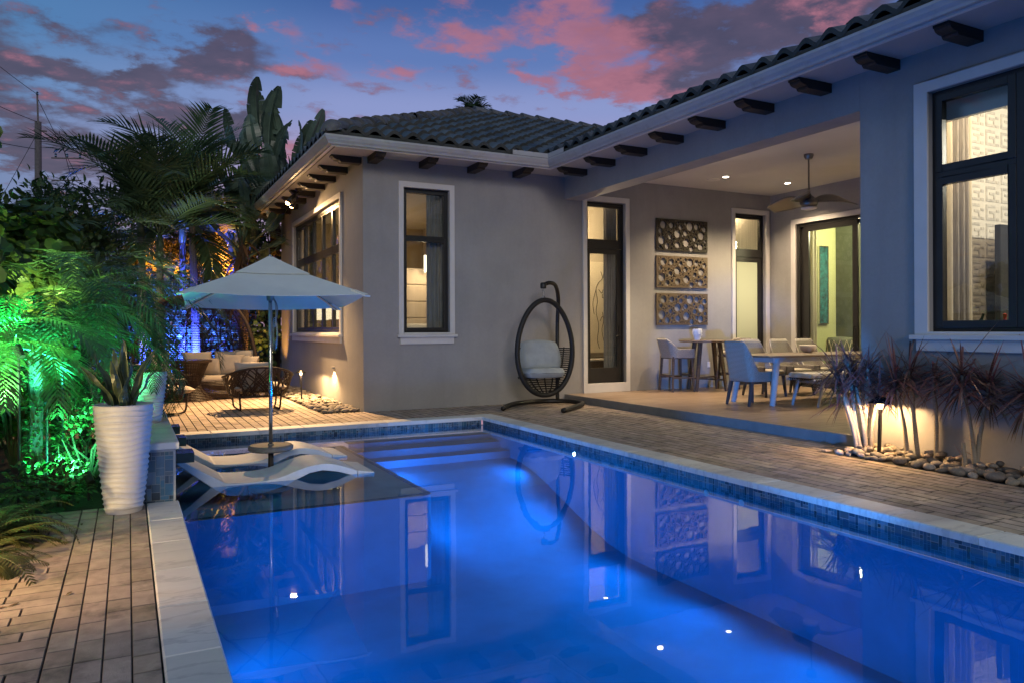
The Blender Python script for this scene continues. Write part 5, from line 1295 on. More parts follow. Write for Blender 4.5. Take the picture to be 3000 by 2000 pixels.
# ------------------------------------------------------------------ foliage helpers
def tintk(rng, lo=.6, hi=1.4, warm=0.0):
    k = rng.uniform(lo, hi); return (k * (1 + warm * rng.random()), k, k * rng.uniform(.75, 1.0))
def leaf_strip(mb, p, d, L, w, rng, droop=.3, col=None, seg=2, up=None, fold=0.0):
    """narrow pointed leaf, bending down"""
    d = Vector(d).normalized(); u = up or Vector((0, 0, 1)); x = d.cross(u)
    if x.length < 1e-3: x = Vector((1, 0, 0))
    x.normalize(); pts = []; q = Vector(p); dd = d.copy()
    for i in range(seg + 1):
        t = i / seg; ww = w * (1 - t) ** .7 * (.55 + .9 * min(1, t * 3)) if i else w * .5; pts.append((q.copy(), ww if i < seg else .0)); dd = (dd + Vector((0, 0, -droop / seg))).normalized(); q = q + dd * (L / seg)
    n = len(mb.v)
    for q, ww in pts[:-1]: mb.v.append(tuple(q - x * ww / 2)); mb.v.append(tuple(q + x * ww / 2))
    mb.v.append(tuple(pts[-1][0])); m = len(pts) - 1
    for i in range(m - 1): mb.f.append((n + 2 * i, n + 2 * i + 1, n + 2 * i + 3, n + 2 * i + 2)); mb.c.append(col)
    mb.f.append((n + 2 * (m - 1), n + 2 * (m - 1) + 1, n + 2 * m)); mb.c.append(col)
def frond(mb, base, az_, el0, L, droop, nl, ll, lw, rng, vee=.5, lmin=.12, col=(.6, 1.4), stem=None, fwd=.55, seg=2, ldroop=.5, warm=0.0, sr=1.0):
    """pinnate palm frond"""
    q = Vector(base); e = el0; N = nl; pts = []; h = Vector((math.cos(az_), math.sin(az_), 0)); tw = rng.uniform(-.5, .5)
    for i in range(N + 1):
        pts.append((q.copy(), e)); q = q + (h * math.cos(e) + Vector((0, 0, math.sin(e)))) * (L / N); e -= droop / N * (1 + i / N)
    side = Vector((-h.y, h.x, 0)); s0 = int(N * lmin)
    kk = rng.uniform(*col)
    for i in range(s0, N):
        p, e = pts[i]; t = (i - s0) / (N - s0); d = h * math.cos(e) + Vector((0, 0, math.sin(e))); nrm = side.cross(d) * -1; nrm = d.cross(side); up_ = nrm if nrm.z > 0 else -nrm
        le = ll * (max(0, math.sin(PI * (.12 + .85 * t))) ** .6) * rng.uniform(.85, 1.1)
        for s in (-1, 1):
            dirn = side * s * math.cos(tw * .3) + up_ * (vee * rng.uniform(.5, 1.2)) + d * (fwd + .5 * t)
            k = kk * rng.uniform(.8, 1.2); leaf_strip(mb, p, dirn, le, lw, rng, ldroop * rng.uniform(.6, 1.3), (k * (1 + warm * rng.random()), k, k * .85), seg, up=up_)
    (stem or mb).tube([p for p, _ in pts], [lerp(.014, .003, i / N) * sr for i in range(N + 1)], 4, col=(kk * 1.1, kk * 1.1, kk * .8))
def round_leaf(mb, p, nrm, r_, rng, col, asp=1.0, n=7):
    nrm = Vector(nrm).normalized(); x = nrm.orthogonal().normalized(); a0 = rng.random() * 6.28; x = x * math.cos(a0) + nrm.cross(x) * math.sin(a0); y = nrm.cross(x); p = Vector(p)
    c = p - nrm * r_ * .12; k = len(mb.v); mb.v.append(tuple(c))
    for i in range(n):
        a = 2 * PI * i / n; mb.v.append(tuple(p + x * (r_ * math.cos(a)) + y * (r_ * asp * math.sin(a)) + nrm * (r_ * .08 * math.cos(2 * a))))
    for i in range(n): mb.f.append((k, k + 1 + i, k + 1 + (i + 1) % n)); mb.c.append(col)
def ovate(mb, p, d, L, w, rng, col):
    d = Vector(d).normalized(); u = Vector((rng.uniform(-.4, .4), rng.uniform(-.4, .4), 1)); x = d.cross(u).normalized(); up_ = x.cross(d); p = Vector(p); k = len(mb.v)
    for t, ww, z in ((0, .12, 0), (.35, 1, .05), (.7, .75, .02)):
        for s in (-1, 1): mb.v.append(tuple(p + d * (L * t) + x * (s * w / 2 * ww) + up_ * (z * L + (.1 * w * ww))))
    mb.v.append(tuple(p + d * L - up_ * .08 * L)); 
    for f in ((0, 1, 3, 2), (2, 3, 5, 4), (4, 5, 6)): mb.f.append(tuple(k + i for i in f)); mb.c.append(col)
def blob_points(rng, c, r, n, shell=.55, seed=0, ymax=None):
    c = Vector(c); out = []
    while len(out) < n:
        d = Vector((rng.gauss(0, 1), rng.gauss(0, 1), rng.gauss(0, 1))).normalized(); k = shell + (1 - shell) * rng.random() ** .6
        k *= 1 + .28 * mnoise.noise(d * 2.2 + Vector((seed * 5.1, 0, 0))); p = c + Vector((d.x * r[0], d.y * r[1], d.z * r[2])) * k
        if p.z < .02: continue
        if mnoise.noise(p * 1.9 + Vector((seed, 3, 1))) < -.28: continue
        out.append((p, d))
    return out
def bush(name, label, cat, blobs, n, leaf, size, mat, seed, group=None, base=(0, 0), twigs=14, asp=.5, kind=None):
    rng = random.Random(seed); c0 = Vector((blobs[0][0][0], blobs[0][0][1], 0)); t = thing(name, label, cat, c0, 0, group); b = MB(); tw = MB(); tot = sum(r[0] * r[2] for _, r in blobs)
    for bi, (c, r) in enumerate(blobs):
        cc = Vector(c) - c0
        for p, d in blob_points(rng, cc, r, int(n * r[0] * r[2] / tot), .5, seed + bi):
            col = tintk(rng, .5, 1.45, .15); s = size * rng.uniform(.65, 1.25)
            if leaf == 'round': round_leaf(b, p, d + Vector((rng.gauss(0, .5), rng.gauss(0, .5), rng.gauss(.15, .4))), s, rng, col, .92)
            else: ovate(b, p, d + Vector((rng.gauss(0, .6), rng.gauss(0, .6), rng.gauss(.1, .5))), s * 2, s * 2 * asp, rng, col)
        for k in range(twigs):
            d = Vector((rng.gauss(0, 1), rng.gauss(0, 1), abs(rng.gauss(0, .8)))).normalized(); a = Vector((cc.x * .4, cc.y * .4, 0.0)); e = cc + Vector((d.x * r[0], d.y * r[1], d.z * r[2])) * .9
            tw.tube([a, lerp(a, e, .5) + Vector((rng.gauss(0, .06), rng.gauss(0, .06), .05)), e], [.014, .010, .003], 4)
    b.build('foliage', mat, t, fix=False)
    if tw.v: tw.build('stems', 'twig', t, fix=False)
    if kind: t['kind'] = kind
    return t

# ------------------------------------------------------------------ left garden
# seagrape hedge
for i, (bl, lb, n) in enumerate((
    ([((-1.55, 7.4, 1.6), (.75, .6, 1.45)), ((-1.42, 7.0, 2.75), (.50, .4, .65))], 'tall round leaved shrub filling the left edge above the palm', 1500),
    ([((-.95, 8.3, 1.4), (.55, .5, 1.15)), ((-.75, 8.6, 1.9), (.45, .45, .65))], 'round leaved shrub sloping down behind the green lit palm', 1700))):
    bush('seagrape_shrub', lb, 'shrub', bl, n, 'round', .062, 'seagrape_leaf', 50 + i, 'round leaved shrubs in the left garden')
bush('seagrape_shrub', 'round leaved shrub spilling in at the upper left corner of the garden', 'shrub', [((-1.15, 6.3, 1.75), (.36, .35, .75)), ((-1.18, 6.4, 2.55), (.34, .3, .6))], 800, 'round', .062, 'seagrape_leaf', 58, 'round leaved shrubs in the left garden')

def date_palm(label, loc, h, nf, L, seed, azs=None, el=(.45, 1.3), mat='date_leaf', trunk=True, ll=.24, nl=38, droop=1.65):
    t = thing('dwarf_palm', label, 'palm', loc, 0, 'feathery dwarf palms in the left garden'); rng = random.Random(seed)
    if trunk:
        b = MB(); b.tube([(0, 0, 0), (.02, 0, h * .5), (0, .01, h)], [.055, .05, .06], 10); b.build('trunk', 'fibre_bark', t)
        b = MB()
        for i in range(420):
            a, z = rng.random() * 6.28, rng.random() * h; r_ = .055; ovate(b, (r_ * math.cos(a), r_ * math.sin(a), z), (math.cos(a), math.sin(a), rng.uniform(-.6, .5)), rng.uniform(.03, .06), .022, rng, tintk(rng, .8, 2.0))
        b.build('creeper', 'hedge_leaf', t, fix=False)
    b = MB()
    for i in range(nf):
        a = azs[i] if azs else 2 * PI * (i * .381966 % 1) + rng.uniform(-.2, .2); e = lerp(el[1], el[0], (i / nf) ** .8) + rng.uniform(-.1, .1)
        frond(b, (.03 * math.cos(a), .03 * math.sin(a), h), a, e, L * rng.uniform(.85, 1.1), droop * rng.uniform(.8, 1.15), nl, ll, .019, rng, .45, .10, (.6, 1.4), seg=2, ldroop=.55, sr=.5)
    b.build('crown', mat, t, fix=False); return t
date_palm('feathery palm lit bright green above a teal lit trunk', (-.72, 7.62, 0), 1.12, 24, 1.45, 61, ll=.30)
date_palm('feathery palm at the left frame edge with a green lit trunk', (-1.10, 7.0, 0), 1.05, 18, 1.30, 62, ll=.28)
date_palm('feathery palm behind with a thin teal lit trunk', (-.62, 8.45, 0), 1.45, 26, 1.75, 63, ll=.34)
date_palm('dark feathery palm arching over toward the patio', (-.45, 9.8, 0), 1.35, 26, 1.85, 64, ll=.36)
bush('clusia_shrub', 'low glossy leaved shrub lit green beside the tall planter', 'shrub', [((-.30, 7.2, .36), (.24, .40, .36)), ((-.45, 8.4, .45), (.35, .8, .5)), ((-.55, 6.6, .14), (.32, .25, .22))], 2500, 'ovate', .028, 'hedge_leaf', 65, None, twigs=10)
bush('leafy_undergrowth', 'dark leafy undergrowth below the green lit palm', 'shrub', [((-1.45, 7.1, .30), (.45, .45, .40)), ((-1.7, 6.4, .5), (.6, .6, .6)), ((-1.4, 9.6, .9), (.9, .9, 1.2))], 2600, 'ovate', .04, 'hedge_leaf', 66, None, twigs=6)
# ferns along the paving edge
def fern(label, loc, nf, L, seed, azr, el=(.2, 1.0), mat='fern_leaf', droop=1.3):
    t = thing('fern', label, 'fern', loc, 0, 'ferns along the left paving'); b = MB(); rng = random.Random(seed)
    for i in range(nf):
        frond(b, (rng.uniform(-.05, .05), rng.uniform(-.05, .05), .02), R(rng.uniform(*azr)), rng.uniform(*el), L * rng.uniform(.7, 1.15), droop * rng.uniform(.7, 1.2), 34, .066, .0125, rng, .02, .05, (.5, 1.4), fwd=.18, seg=2, ldroop=.18, warm=.35, sr=.22)
    b.build('fronds', mat, t, fix=False); return t
fern('fern with a long frond reaching up toward the tall planter', (-.80, 5.35, .0), 30, .66, 71, (-10, 75), (.35, .95))
fern('fern with low fronds lying over the paving edge', (-.84, 4.90, .0), 26, .58, 72, (-50, 60), (.15, .75))
fern('fern with dull brown fronds arching at the left edge', (-.98, 5.80, .0), 28, .64, 73, (-30, 100), (.3, 1.0))
fern('small fern nearest the viewer at the lower left', (-1.0, 4.35, .0), 16, .42, 74, (-60, 70), (.15, .7))
bush('boxleaf_shrub', 'small rounded leaf shrub lit yellow at the left edge by the ferns', 'shrub', [((-.90, 5.12, .28), (.14, .18, .22)), ((-1.0, 5.5, .25), (.2, .25, .26))], 700, 'ovate', .022, 'seagrape_leaf', 75, None, twigs=14, asp=.55)

# snake plant
sn = thing('snake_plant', 'snake plant with upright yellow edged leaves in the tall planter', 'plant', (-.03, 6.10, .72)); b = MB(); be = MB(); rng = random.Random(81)
def sword(a, rad, L, w, lean, twist, tip=.0):
    h = Vector((math.cos(a), math.sin(a), 0)); p0 = h * rad; rows = []
    for i in range(12):
        t = i / 11; p = p0 + h * (lean * t ** 1.4 * L) + Vector((0, 0, 1)) * (L * t * (1 - .15 * abs(lean) * t)); tw_ = twist * t + a + PI / 2 + .4 * math.sin(t * 5 + a)
        x = Vector((math.cos(tw_), math.sin(tw_), 0)); y = Vector((-x.y, x.x, 0)); ww = w * (math.sin(PI * (.18 + .80 * t)) ** .7); wob = .012 * math.sin(t * 11 + a * 3)
        rows.append((p + y * wob, x, y, ww if i < 11 else .001))
    for r0_, r1_ in zip(rows, rows[1:]):
        def q(r_, s): return r_[0] + r_[1] * (s * r_[3] / 2) + r_[2] * (abs(s) * .22 * r_[3])
        k = rng.uniform(.7, 1.35)
        for s0, s1 in ((-.84, 0), (0, .84)): b.face([q(r0_, s0), q(r0_, s1), q(r1_, s1), q(r1_, s0)], (k, k, k))
        for s0, s1 in ((-1, -.84), (.84, 1)): be.face([q(r0_, s0), q(r0_, s1), q(r1_, s1), q(r1_, s0)])
for a, rad, L, w, lean, tw_ in ((1.5, .02, .46, .055, -.1, .5), (.2, .05, .42, .06, .35, .8), (2.9, .05, .38, .055, .35, -.6), (4.2, .04, .34, .05, .3, .4), (5.2, .05, .36, .055, .2, .9), (3.6, .07, .33, .05, .62, .5), (.7, .07, .37, .055, .45, -.5),
                               (2.3, .07, .30, .05, .5, .3), (5.8, .08, .28, .05, .5, .2), (3.2, .02, .40, .05, .1, 1), (1.0, .03, .33, .05, .15, -1), (4.7, .08, .18, .04, .8, .3), (2.6, .09, .24, .045, .7, .6), (.0, .02, .36, .05, -.05, .2)):
    sword(a, rad, L * 1.15, w * 1.25, lean, tw_)
b.build('leaves', 'snake_leaf', sn, fix=False); be.build('leaf_edges', 'snake_edge', sn, fix=False)
ap = thing('potted_palm', 'small feathery palm drooping over the rippled planter on the wall', 'palm', (.17, 7.72, .86)); b = MB(); rng = random.Random(82)
for i in range(9): frond(b, (0, 0, 0), 2 * PI * (i * .382 % 1), rng.uniform(.35, 1.25), rng.uniform(.5, .75), rng.uniform(2.0, 3.0), 30, .17, .009, rng, .3, .15, (.4, 1.0), ldroop=.9, sr=.4)
b.build('fronds', 'areca_leaf', ap, fix=False)

# ------------------------------------------------------------------ planting beyond the patio
def palm(label, loc, h, nf, L, seed, ll=.5, lw=.035, shaft=.5, tr=.075, el=(-.1, 1.35), droop=1.5, mat='palm_leaf', lean=(0, 0), lit=None, name='feather_palm', group='feather palms behind the patio', vee=.45, col=(.6, 1.4), nl=44, fwd=.55):
    t = thing(name, label, 'palm', loc, 0, group); rng = random.Random(seed)
    def tp(z): return (lean[0] * (z / h) ** 1.5, lean[1] * (z / h) ** 1.5, z)
    b = MB(); zs_ = [h * i / 24 for i in range(25)]; b.tube([tp(z) for z in zs_], [tr * (1.25 - .35 * i / 24) * (1 + .05 * (i % 2)) for i in range(25)], 10); b.build('trunk', 'palm_bark', t, smooth=False)
    if shaft: b = MB(); tz_ = tp(h); b.tube([tz_, (tz_[0], tz_[1], h + shaft * .5), (tz_[0], tz_[1], h + shaft)], [tr * 1.05, tr * 1.0, tr * .5], 10); b.build('crownshaft', 'crownshaft', t, smooth=True)
    b = MB(); tz_ = tp(h)
    for i in range(nf):
        a = 2 * PI * (i * .381966 % 1) + rng.uniform(-.25, .25); e = lerp(el[1], el[0], (i / nf)) + rng.uniform(-.12, .12)
        frond(b, (tz_[0], tz_[1], h + shaft * .85), a, e, L * rng.uniform(.85, 1.1), droop * rng.uniform(.8, 1.2), nl, ll, lw, rng, vee, .10, col, seg=3, ldroop=.35, fwd=fwd)
    b.build('crown', mat, t, fix=False); return t
palm('left palm of the row, its fronds spreading far out over the garden', (.30, 17.5, 0), 3.25, 16, 2.45, 91, lean=(-.05, 0), ll=.85, lw=.045, nl=36, droop=1.0, vee=.5, el=(.3, 1.4), fwd=.75)
palm('palm with the tallest upright spear fronds, behind the patio', (.60, 17.3, 0), 2.85, 15, 2.7, 92, el=(.3, 1.54), ll=.85, lw=.045, nl=36, droop=.75, vee=.5, fwd=.8)
palm('palm with a blue lit trunk at the right of the row', (1.35, 18.0, 0), 3.6, 15, 2.6, 93, lean=(-.08, 0), ll=.82, lw=.045, nl=36, droop=.85, vee=.5, el=(.35, 1.5), fwd=.8)
palm('slim dark trunked palm between the blue trunk and its neighbours', (1.12, 18.7, 0), 3.3, 11, 2.2, 94, ll=.7, lw=.05, droop=1.2, vee=.4, el=(-.3, 1.2))
palm('dark low crowned palm leaning out over the hedge at the far left', (-.80, 16.4, 0), 2.45, 16, 2.1, 99, ll=.75, lw=.045, shaft=.2, el=(-.2, 1.15), droop=1.1, nl=36, fwd=.7)
# gold lit young palms in front of the hedge
for i, (x, y, h, lb) in enumerate(((.45, 19.5, 2.5, 'young palm lit amber left of the middle trunk'), (1.25, 19.7, 2.4, 'young palm with an upright amber frond between the trunks'), (2.1, 19.7, 2.5, 'young palm lit amber right of the blue trunk'))):
    palm(lb, (x, y, 0), h, 14, 2.0, 95 + i, ll=.50, lw=.036, shaft=.1, tr=.05, el=(.25, 1.45), droop=1.2, mat='gold_palm_leaf', name='young_palm', group='amber lit young palms', nl=34)
bush('blue_lit_shrub', 'broad leaved hedge glowing blue behind the daybed', 'hedge', [((-.3, 18.5, 1.5), (1.4, .35, 1.55)), ((1.3, 18.7, 1.5), (1.0, .35, 1.5)), ((2.7, 19.1, 1.2), (.7, .4, 1.6))], 4600, 'round', .055, 'hedge_leaf', 101, None, twigs=18)
bush('garden_hedge', 'tall dark hedge closing the left of the garden behind the feathery palms', 'hedge', [((-2.2, 14.0, 1.6), (1.6, 2.4, 1.9)), ((-1.6, 11.0, 1.1), (.9, 1.4, 1.3)), ((-.85, 15.8, 1.9), (.85, 1.1, 1.95)), ((-1.1, 13.2, 1.5), (.75, 1.2, 1.6))], 12500, 'ovate', .07, 'hedge_leaf', 102, None, twigs=12)
for i, (x, y, z, r_, lb) in enumerate(((-4.2, 24, 2.3, 3.0, 'dark leafy tree far left behind the utility pole'), (.4, 23.0, 2.9, 2.6, 'dark leafy tree behind the row of palms'), (3.6, 22.8, 3.0, 2.5, 'fine leaved tree behind the eave of the wing'), (-2.0, 21.5, 1.9, 2.0, 'dark leafy tree left of the palm row'), (-.9, 19.8, 2.5, 1.7, 'dense dark tree filling the gap left of the palm trunks'), (2.0, 21.0, 2.7, 1.7, 'dark fine leaved tree right of the blue lit trunk'))):
    t = thing('background_tree', lb, 'tree', (x, y, 0), 0, 'dark trees behind the garden'); rng = random.Random(110 + i); b = MB()
    for j in range(5):
        cc = Vector((rng.uniform(-.5, .5) * r_, rng.uniform(-.3, .3) * r_, z + rng.uniform(-.3, .45) * z)); 
        for p, d in blob_points(rng, cc, (r_ * .62, r_ * .5, z * .75), 750, .35, j + i * 7): ovate(b, p, d + Vector((rng.gauss(0, .7), rng.gauss(0, .7), rng.gauss(-.1, .5))), rng.uniform(.12, .26), .08, rng, tintk(rng, .5, 1.4))
    b.build('crown', 'hedge_leaf', t, fix=False); b = MB(); b.tube([(0, 0, 0), (.1, 0, z * .6), (0, .1, z * 1.1)], [.16, .12, .06], 8)
    for k in range(7): a = k * .9; b.tube([(0, 0, z * .5), (r_ * .4 * math.cos(a), r_ * .3 * math.sin(a), z * 1.1), (r_ * .6 * math.cos(a), r_ * .45 * math.sin(a), z * 1.45)], [.07, .04, .015], 6)
    b.build('trunk', 'twig', t)
# bird of paradise trees
def paddle(mb, p, d, L, w, rng, col, tears=.5):
    d = Vector(d).normalized(); x = d.cross(Vector((0, 0, 1)));
    if x.length < .05: x = Vector((1, 0, 0))
    a0 = rng.uniform(-1.2, 1.2); x.normalize(); n_ = x.cross(d); x = x * math.cos(a0) + n_ * math.sin(a0); n_ = d.cross(x); q = Vector(p); dd = d.copy(); rows = []; N = 12
    for i in range(N + 1):
        t = i / N; ww = w * math.sin(PI * (.08 + .90 * t)) ** .55; rows.append((q.copy(), ww)); dd = (dd - n_ * .05 + Vector((0, 0, -.035))).normalized(); q = q + dd * (L / N)
    for s in (-1, 1):
        i = 0
        while i < N:
            m = rng.choice((1, 1, 2, 3)) if rng.random() < tears else rng.choice((3, 4)); j = min(N, i + m); sag = rng.uniform(0, .25) if rng.random() < tears else .02; gap = .18 if rng.random() < tears else 0
            k_ = rng.uniform(.85, 1.15); c_ = tuple(min(2, v * k_) for v in col)
            for k in range(i, j):
                (a, wa), (c, wc) = rows[k], rows[k + 1]; f0, f1 = (1 if k > i else 1 - gap * .2), (1 - gap if k == j - 1 else 1)
                mb.face([a, c, c + x * (s * wc / 2 * .5) + n_ * (.10 * wc), a + x * (s * wa / 2 * .5) + n_ * (.10 * wa)], c_)
                mb.face([a + x * (s * wa / 2 * .5) + n_ * (.10 * wa), c + x * (s * wc / 2 * .5) + n_ * (.10 * wc), c + x * (s * wc / 2 * f1) + n_ * (.12 * wc - sag * wc) - dd * gap * .05, a + x * (s * wa / 2 * f0) + n_ * (.12 * wa - sag * wa)], c_)
            i = j
    mb.tube([r_[0] for r_ in rows], [.022 * (1 - i / N * .8) for i in range(N + 1)], 4, col=tuple(v * 1.3 for v in col))
def bird_tree(label, loc, leaves, tr_h, seed, trunk_r=.16):
    t = thing('bird_of_paradise_tree', label, 'tree', loc, 0, 'paddle leaved trees behind the wing'); rng = random.Random(seed)
    b = MB(); b.tube([(0, 0, 0), (.05, 0, tr_h * .5), (0, 0, tr_h)], [trunk_r, trunk_r * .9, trunk_r * .7], 10)
    for k in range(26): a = rng.random() * 6.28; z = rng.uniform(tr_h * .3, tr_h); b.bar((trunk_r * .7 * math.cos(a), trunk_r * .7 * math.sin(a), z), (trunk_r * 1.5 * math.cos(a), trunk_r * 1.5 * math.sin(a), z + rng.uniform(.2, .5)), .05, .02, .02, .01)
    b.build('trunk', 'fibre_bark', t)
    b = MB()
    for z0, az_, el_, pet, L, w in leaves:
        h = Vector((math.cos(az_), math.sin(az_), 0)); d = h * math.cos(el_) + Vector((0, 0, math.sin(el_))); p0 = Vector((0, 0, z0)); p1 = p0 + d * pet; k = rng.uniform(.6, 1.5)
        b.tube([p0, lerp(p0, p1, .5) + Vector((0, 0, .03)), p1], [.035, .03, .022], 5, col=(k, k, k)); paddle(b, p1, d + Vector((0, 0, .1)), L, w, rng, (k, k, k * .95), .6)
    b.build('crown', 'paddle_leaf', t, fix=False)
    b = MB()
    for k in range(30): a = rng.random() * 6.28; leaf_strip(b, (trunk_r * .6 * math.cos(a), trunk_r * .6 * math.sin(a), rng.uniform(tr_h * .6, tr_h * 1.05)), (math.cos(a), math.sin(a), rng.uniform(-1.4, .3)), rng.uniform(.4, .9), .09, rng, .9, tintk(rng, .6, 1.4), 4)
    b.build('dry_sheaths', 'dry_leaf', t, fix=False); return t
rng = random.Random(7)
fanL = [(4.3, a, e, p, L, w) for a, e, p, L, w in ((3.1, 1.2, 1.2, 1.3, .5), (2.9, 1.0, 1.0, 1.2, .5), (.1, 1.15, 1.3, 1.5, .55), (0, .85, 1.1, 1.3, .5), (3.2, 1.5, 1.7, 1.7, .60), (.2, 1.45, 1.6, 1.6, .6), (1.6, 1.4, 1.6, 1.5, .5), (4.6, 1.35, 1.2, 1.4, .5), (4.4, 1.0, .7, 1.2, .45), (5.0, .8, .6, 1.1, .45), (3.4, .7, .6, 1.0, .4), (.5, .6, .6, 1.0, .4), (2.7, .45, .4, .9, .4), (5.5, .4, .4, .9, .4), (4.2, .3, .4, .9, .4), (3.1, 1.35, .6, 1.0, .4), (0, 1.3, .7, 1.1, .4))]
fanL += [(4.2 + rng.uniform(-.3, .5), rng.choice((3.14, 0)) + rng.uniform(-.7, .7), rng.uniform(.5, 1.5), rng.uniform(.6, 1.9), rng.uniform(1.0, 1.6), rng.uniform(.38, .58)) for _ in range(20)]
bird_tree('tallest paddle leaved tree standing above the eave of the wing', (3.42, 20.4, 0), fanL, 4.6, 121)
bird_tree('paddle leaved tree rising just behind the roof corner', (4.75, 20.6, 0), [(3.9, a, e, p, L, w) for a, e, p, L, w in ((3.1, 1.1, 1.1, 1.1, .45), (0, 1.35, 1.5, 1.25, .5), (.2, 1.5, 1.2, 1.2, .5), (2.8, .7, 1.0, 1.1, .45), (3.3, .4, .9, 1.0, .4), (4.5, .9, .8, 1.0, .4), (1.4, 1.4, 1.5, 1.3, .5), (4.8, 1.2, 1.2, 1.2, .5), (2.4, 1.2, 1.3, 1.2, .5), (5.6, 1.0, 1.0, 1.2, .45))], 4.2, 122)
bird_tree('small paddle leaf tip showing over the hip of the roof', (6.35, 21.6, 0), [(4.4, a, e, p, L, w) for a, e, p, L, w in ((3.0, 1.2, .9, .9, .35), (.2, 1.2, .9, .8, .35), (1.5, .8, .6, .8, .3))], 4.6, 123)
bird_tree('low paddle leaved tree with big leaves under the eave corner', (2.55, 19.6, 0), [(1.6 + .35 * (i % 5), 6.28 * (i * .382 % 1), .5 + .2 * (i % 4), .9 + .1 * (i % 3), 1.1, .45) for i in range(16)], 2.6, 124, .14)
bird_tree('paddle leaved tree between the palm row and the eave', (2.35, 18.3, 0), [(2.9 + .15 * (i % 4), 6.28 * (i * .382 % 1), .5 + .25 * (i % 4), .8, 1.0, .42) for i in range(11)], 3.2, 125, .12)
# palm tops over the roof
for i, (x, y, z, lb, s) in enumerate(((11.9, 26.5, 9.55, 'palm top showing above the roof ridge', .95), (9.3, 26.0, 8.3, 'low palm tuft just clearing the tiled hip', .9))):
    palm(lb, (x, y, 0), z, 22, s, 131 + i, ll=.45, lw=.04, shaft=.1, tr=.09, el=(-.3, 1.4), droop=1.1, name='distant_palm', group='palms beyond the roof', nl=22)
# dracaenas by the house wall
def dracaena(label, loc, canes, seed):
    t = thing('dracaena', label, 'plant', loc, 0, 'red edged dracaenas by the house wall'); rng = random.Random(seed); cn = MB(); lv = MB(); dr = MB()
    for (x0, y0), (x1, y1, z1), n, L in canes:
        pts = smooth_path([(x0, y0, 0), (lerp(x0, x1, .35) + rng.uniform(-.02, .02), lerp(y0, y1, .3), z1 * .4), (lerp(x0, x1, .8), lerp(y0, y1, .75), z1 * .75), (x1, y1, z1)], 4); cn.tube(pts, [lerp(.024, .015, i / (len(pts) - 1)) * rng.uniform(.92, 1.08) for i in range(len(pts))], 7)
        for i in range(n):
            a = rng.random() * 6.28; e = rng.choice((rng.uniform(-.35, .2), rng.uniform(-.2, .6), rng.uniform(.1, 1.25))); z = z1 + rng.uniform(-.16, .06); kr = rng.uniform(.45, 1.7)
            leaf_strip(lv, (x1, y1, z), (math.cos(a) * math.cos(e), math.sin(a) * math.cos(e), math.sin(e)), L * rng.uniform(.75, 1.35), .018, rng, rng.uniform(.15, .75), (kr * rng.uniform(.9, 1.5), kr * rng.uniform(.7, 1), kr), 5)
        for i in range(n // 10):
            a = rng.random() * 6.28; leaf_strip(dr, (x1, y1, z1 - .15), (math.cos(a), math.sin(a), -.5), L * .8, .012, rng, 1.2, tintk(rng, .8, 1.6), 4)
    cn.build('canes', 'cane_bark', t, smooth=True); lv.build('leaves', 'dracaena_leaf', t, fix=False); dr.build('dry_leaves', 'dry_leaf', t, fix=False); return t
dracaena('clump of dracaena canes lit warm at the porch corner', (6.84, 5.28, 0), [((-.03, .02), (-.10, .26, .84), 90, .42), ((.0, -.02), (-.02, .10, .80), 80, .42), ((.04, .03), (.05, .0, .88), 80, .40), ((-.05, .05), (-.16, .14, .66), 60, .38), ((.05, -.04), (.08, -.10, .72), 50, .36), ((0, .06), (.0, .20, .95), 70, .36)], 141)
dracaena('dracaena with two thin canes against the warm lit wall', (6.90, 4.82, 0), [((0, .02), (-.04, .12, .80), 110, .42), ((.06, -.05), (.03, .02, .88), 80, .40)], 142)
dracaena('single slim dracaena cane left of the big crown', (6.98, 4.60, 0), [((0, 0), (0, .02, .86), 70, .36)], 143)
dracaena('large crowned dracaena under the big window with a forked cane', (6.90, 4.20, 0), [((.0, -.03), (-.02, .08, .86), 150, .48), ((.03, -.02), (.05, -.12, .80), 120, .42), ((-.06, .03), (-.07, .04, .24), 6, .12)], 144)
dracaena('dracaena cut by the right picture edge under the window sill', (6.88, 3.62, 0), [((0, 0), (-.05, .06, .76), 170, .46), ((.04, .0), (.06, -.1, .85), 120, .42)], 145)

# utility pole and wires far behind the garden
up = thing('utility_pole', 'wooden utility pole with wires far behind the left garden', 'utility pole', (-6.35, 70.6, 0))
b = MB(); b.tube([(0, 0, 0), (0, 0, 18.0)], [.30, .24], 12); b.build('pole', 'utility_wood', up)
b = MB(); b.bar((0, 0, 18), (-.05, 0, 20.1), .12); b.bar((.9, 0, 15.2), (3.2, -.3, 15.3), .10); b.bar((.9, 0, 13.4), (3.0, -.3, 13.5), .10); b.bar((-.3, 0, 17.3), (.6, 0, 17.3), .12); b.build('crossarm', 'utility_wood', up)
b = MB()
for x, z in ((1.2, 15.3), (2.0, 15.35), (2.9, 15.4), (-.05, 20.1), (1.8, 13.55)): b.lathe([(.06, 0), (.10, .08), (.06, .16), (.10, .24), (.04, .32)], 8, c=(x, 0, z))
b.build('insulator', 'steel', up)
def wire(a, c, sag, name='overhead_wire', r_=.025, lb=''):
    b = MB(); a, c = Vector(a), Vector(c); b.tube([lerp(a, c, i / 24) - Vector((0, 0, sag * 4 * (i / 24) * (1 - i / 24))) for i in range(25)], r_, 4); return tag(b.build(name, 'wire'), lb, 'wire', 'overhead wires at the utility pole')
wire((-6.4, 70.6, 20.2), (-12, 20, 17.0), .9, lb='overhead wire climbing from the top of the pole out of the sky at the left')
wire((-6.4, 70.6, 18.0), (-14, 30, 15.0), .8, lb='overhead wire running from the pole shoulder to the left edge')
wire((-6.35, 70.6, 19.8), (-.5, 88, 9.0), .4, lb='thin guy wire slanting from the pole top down to the right')
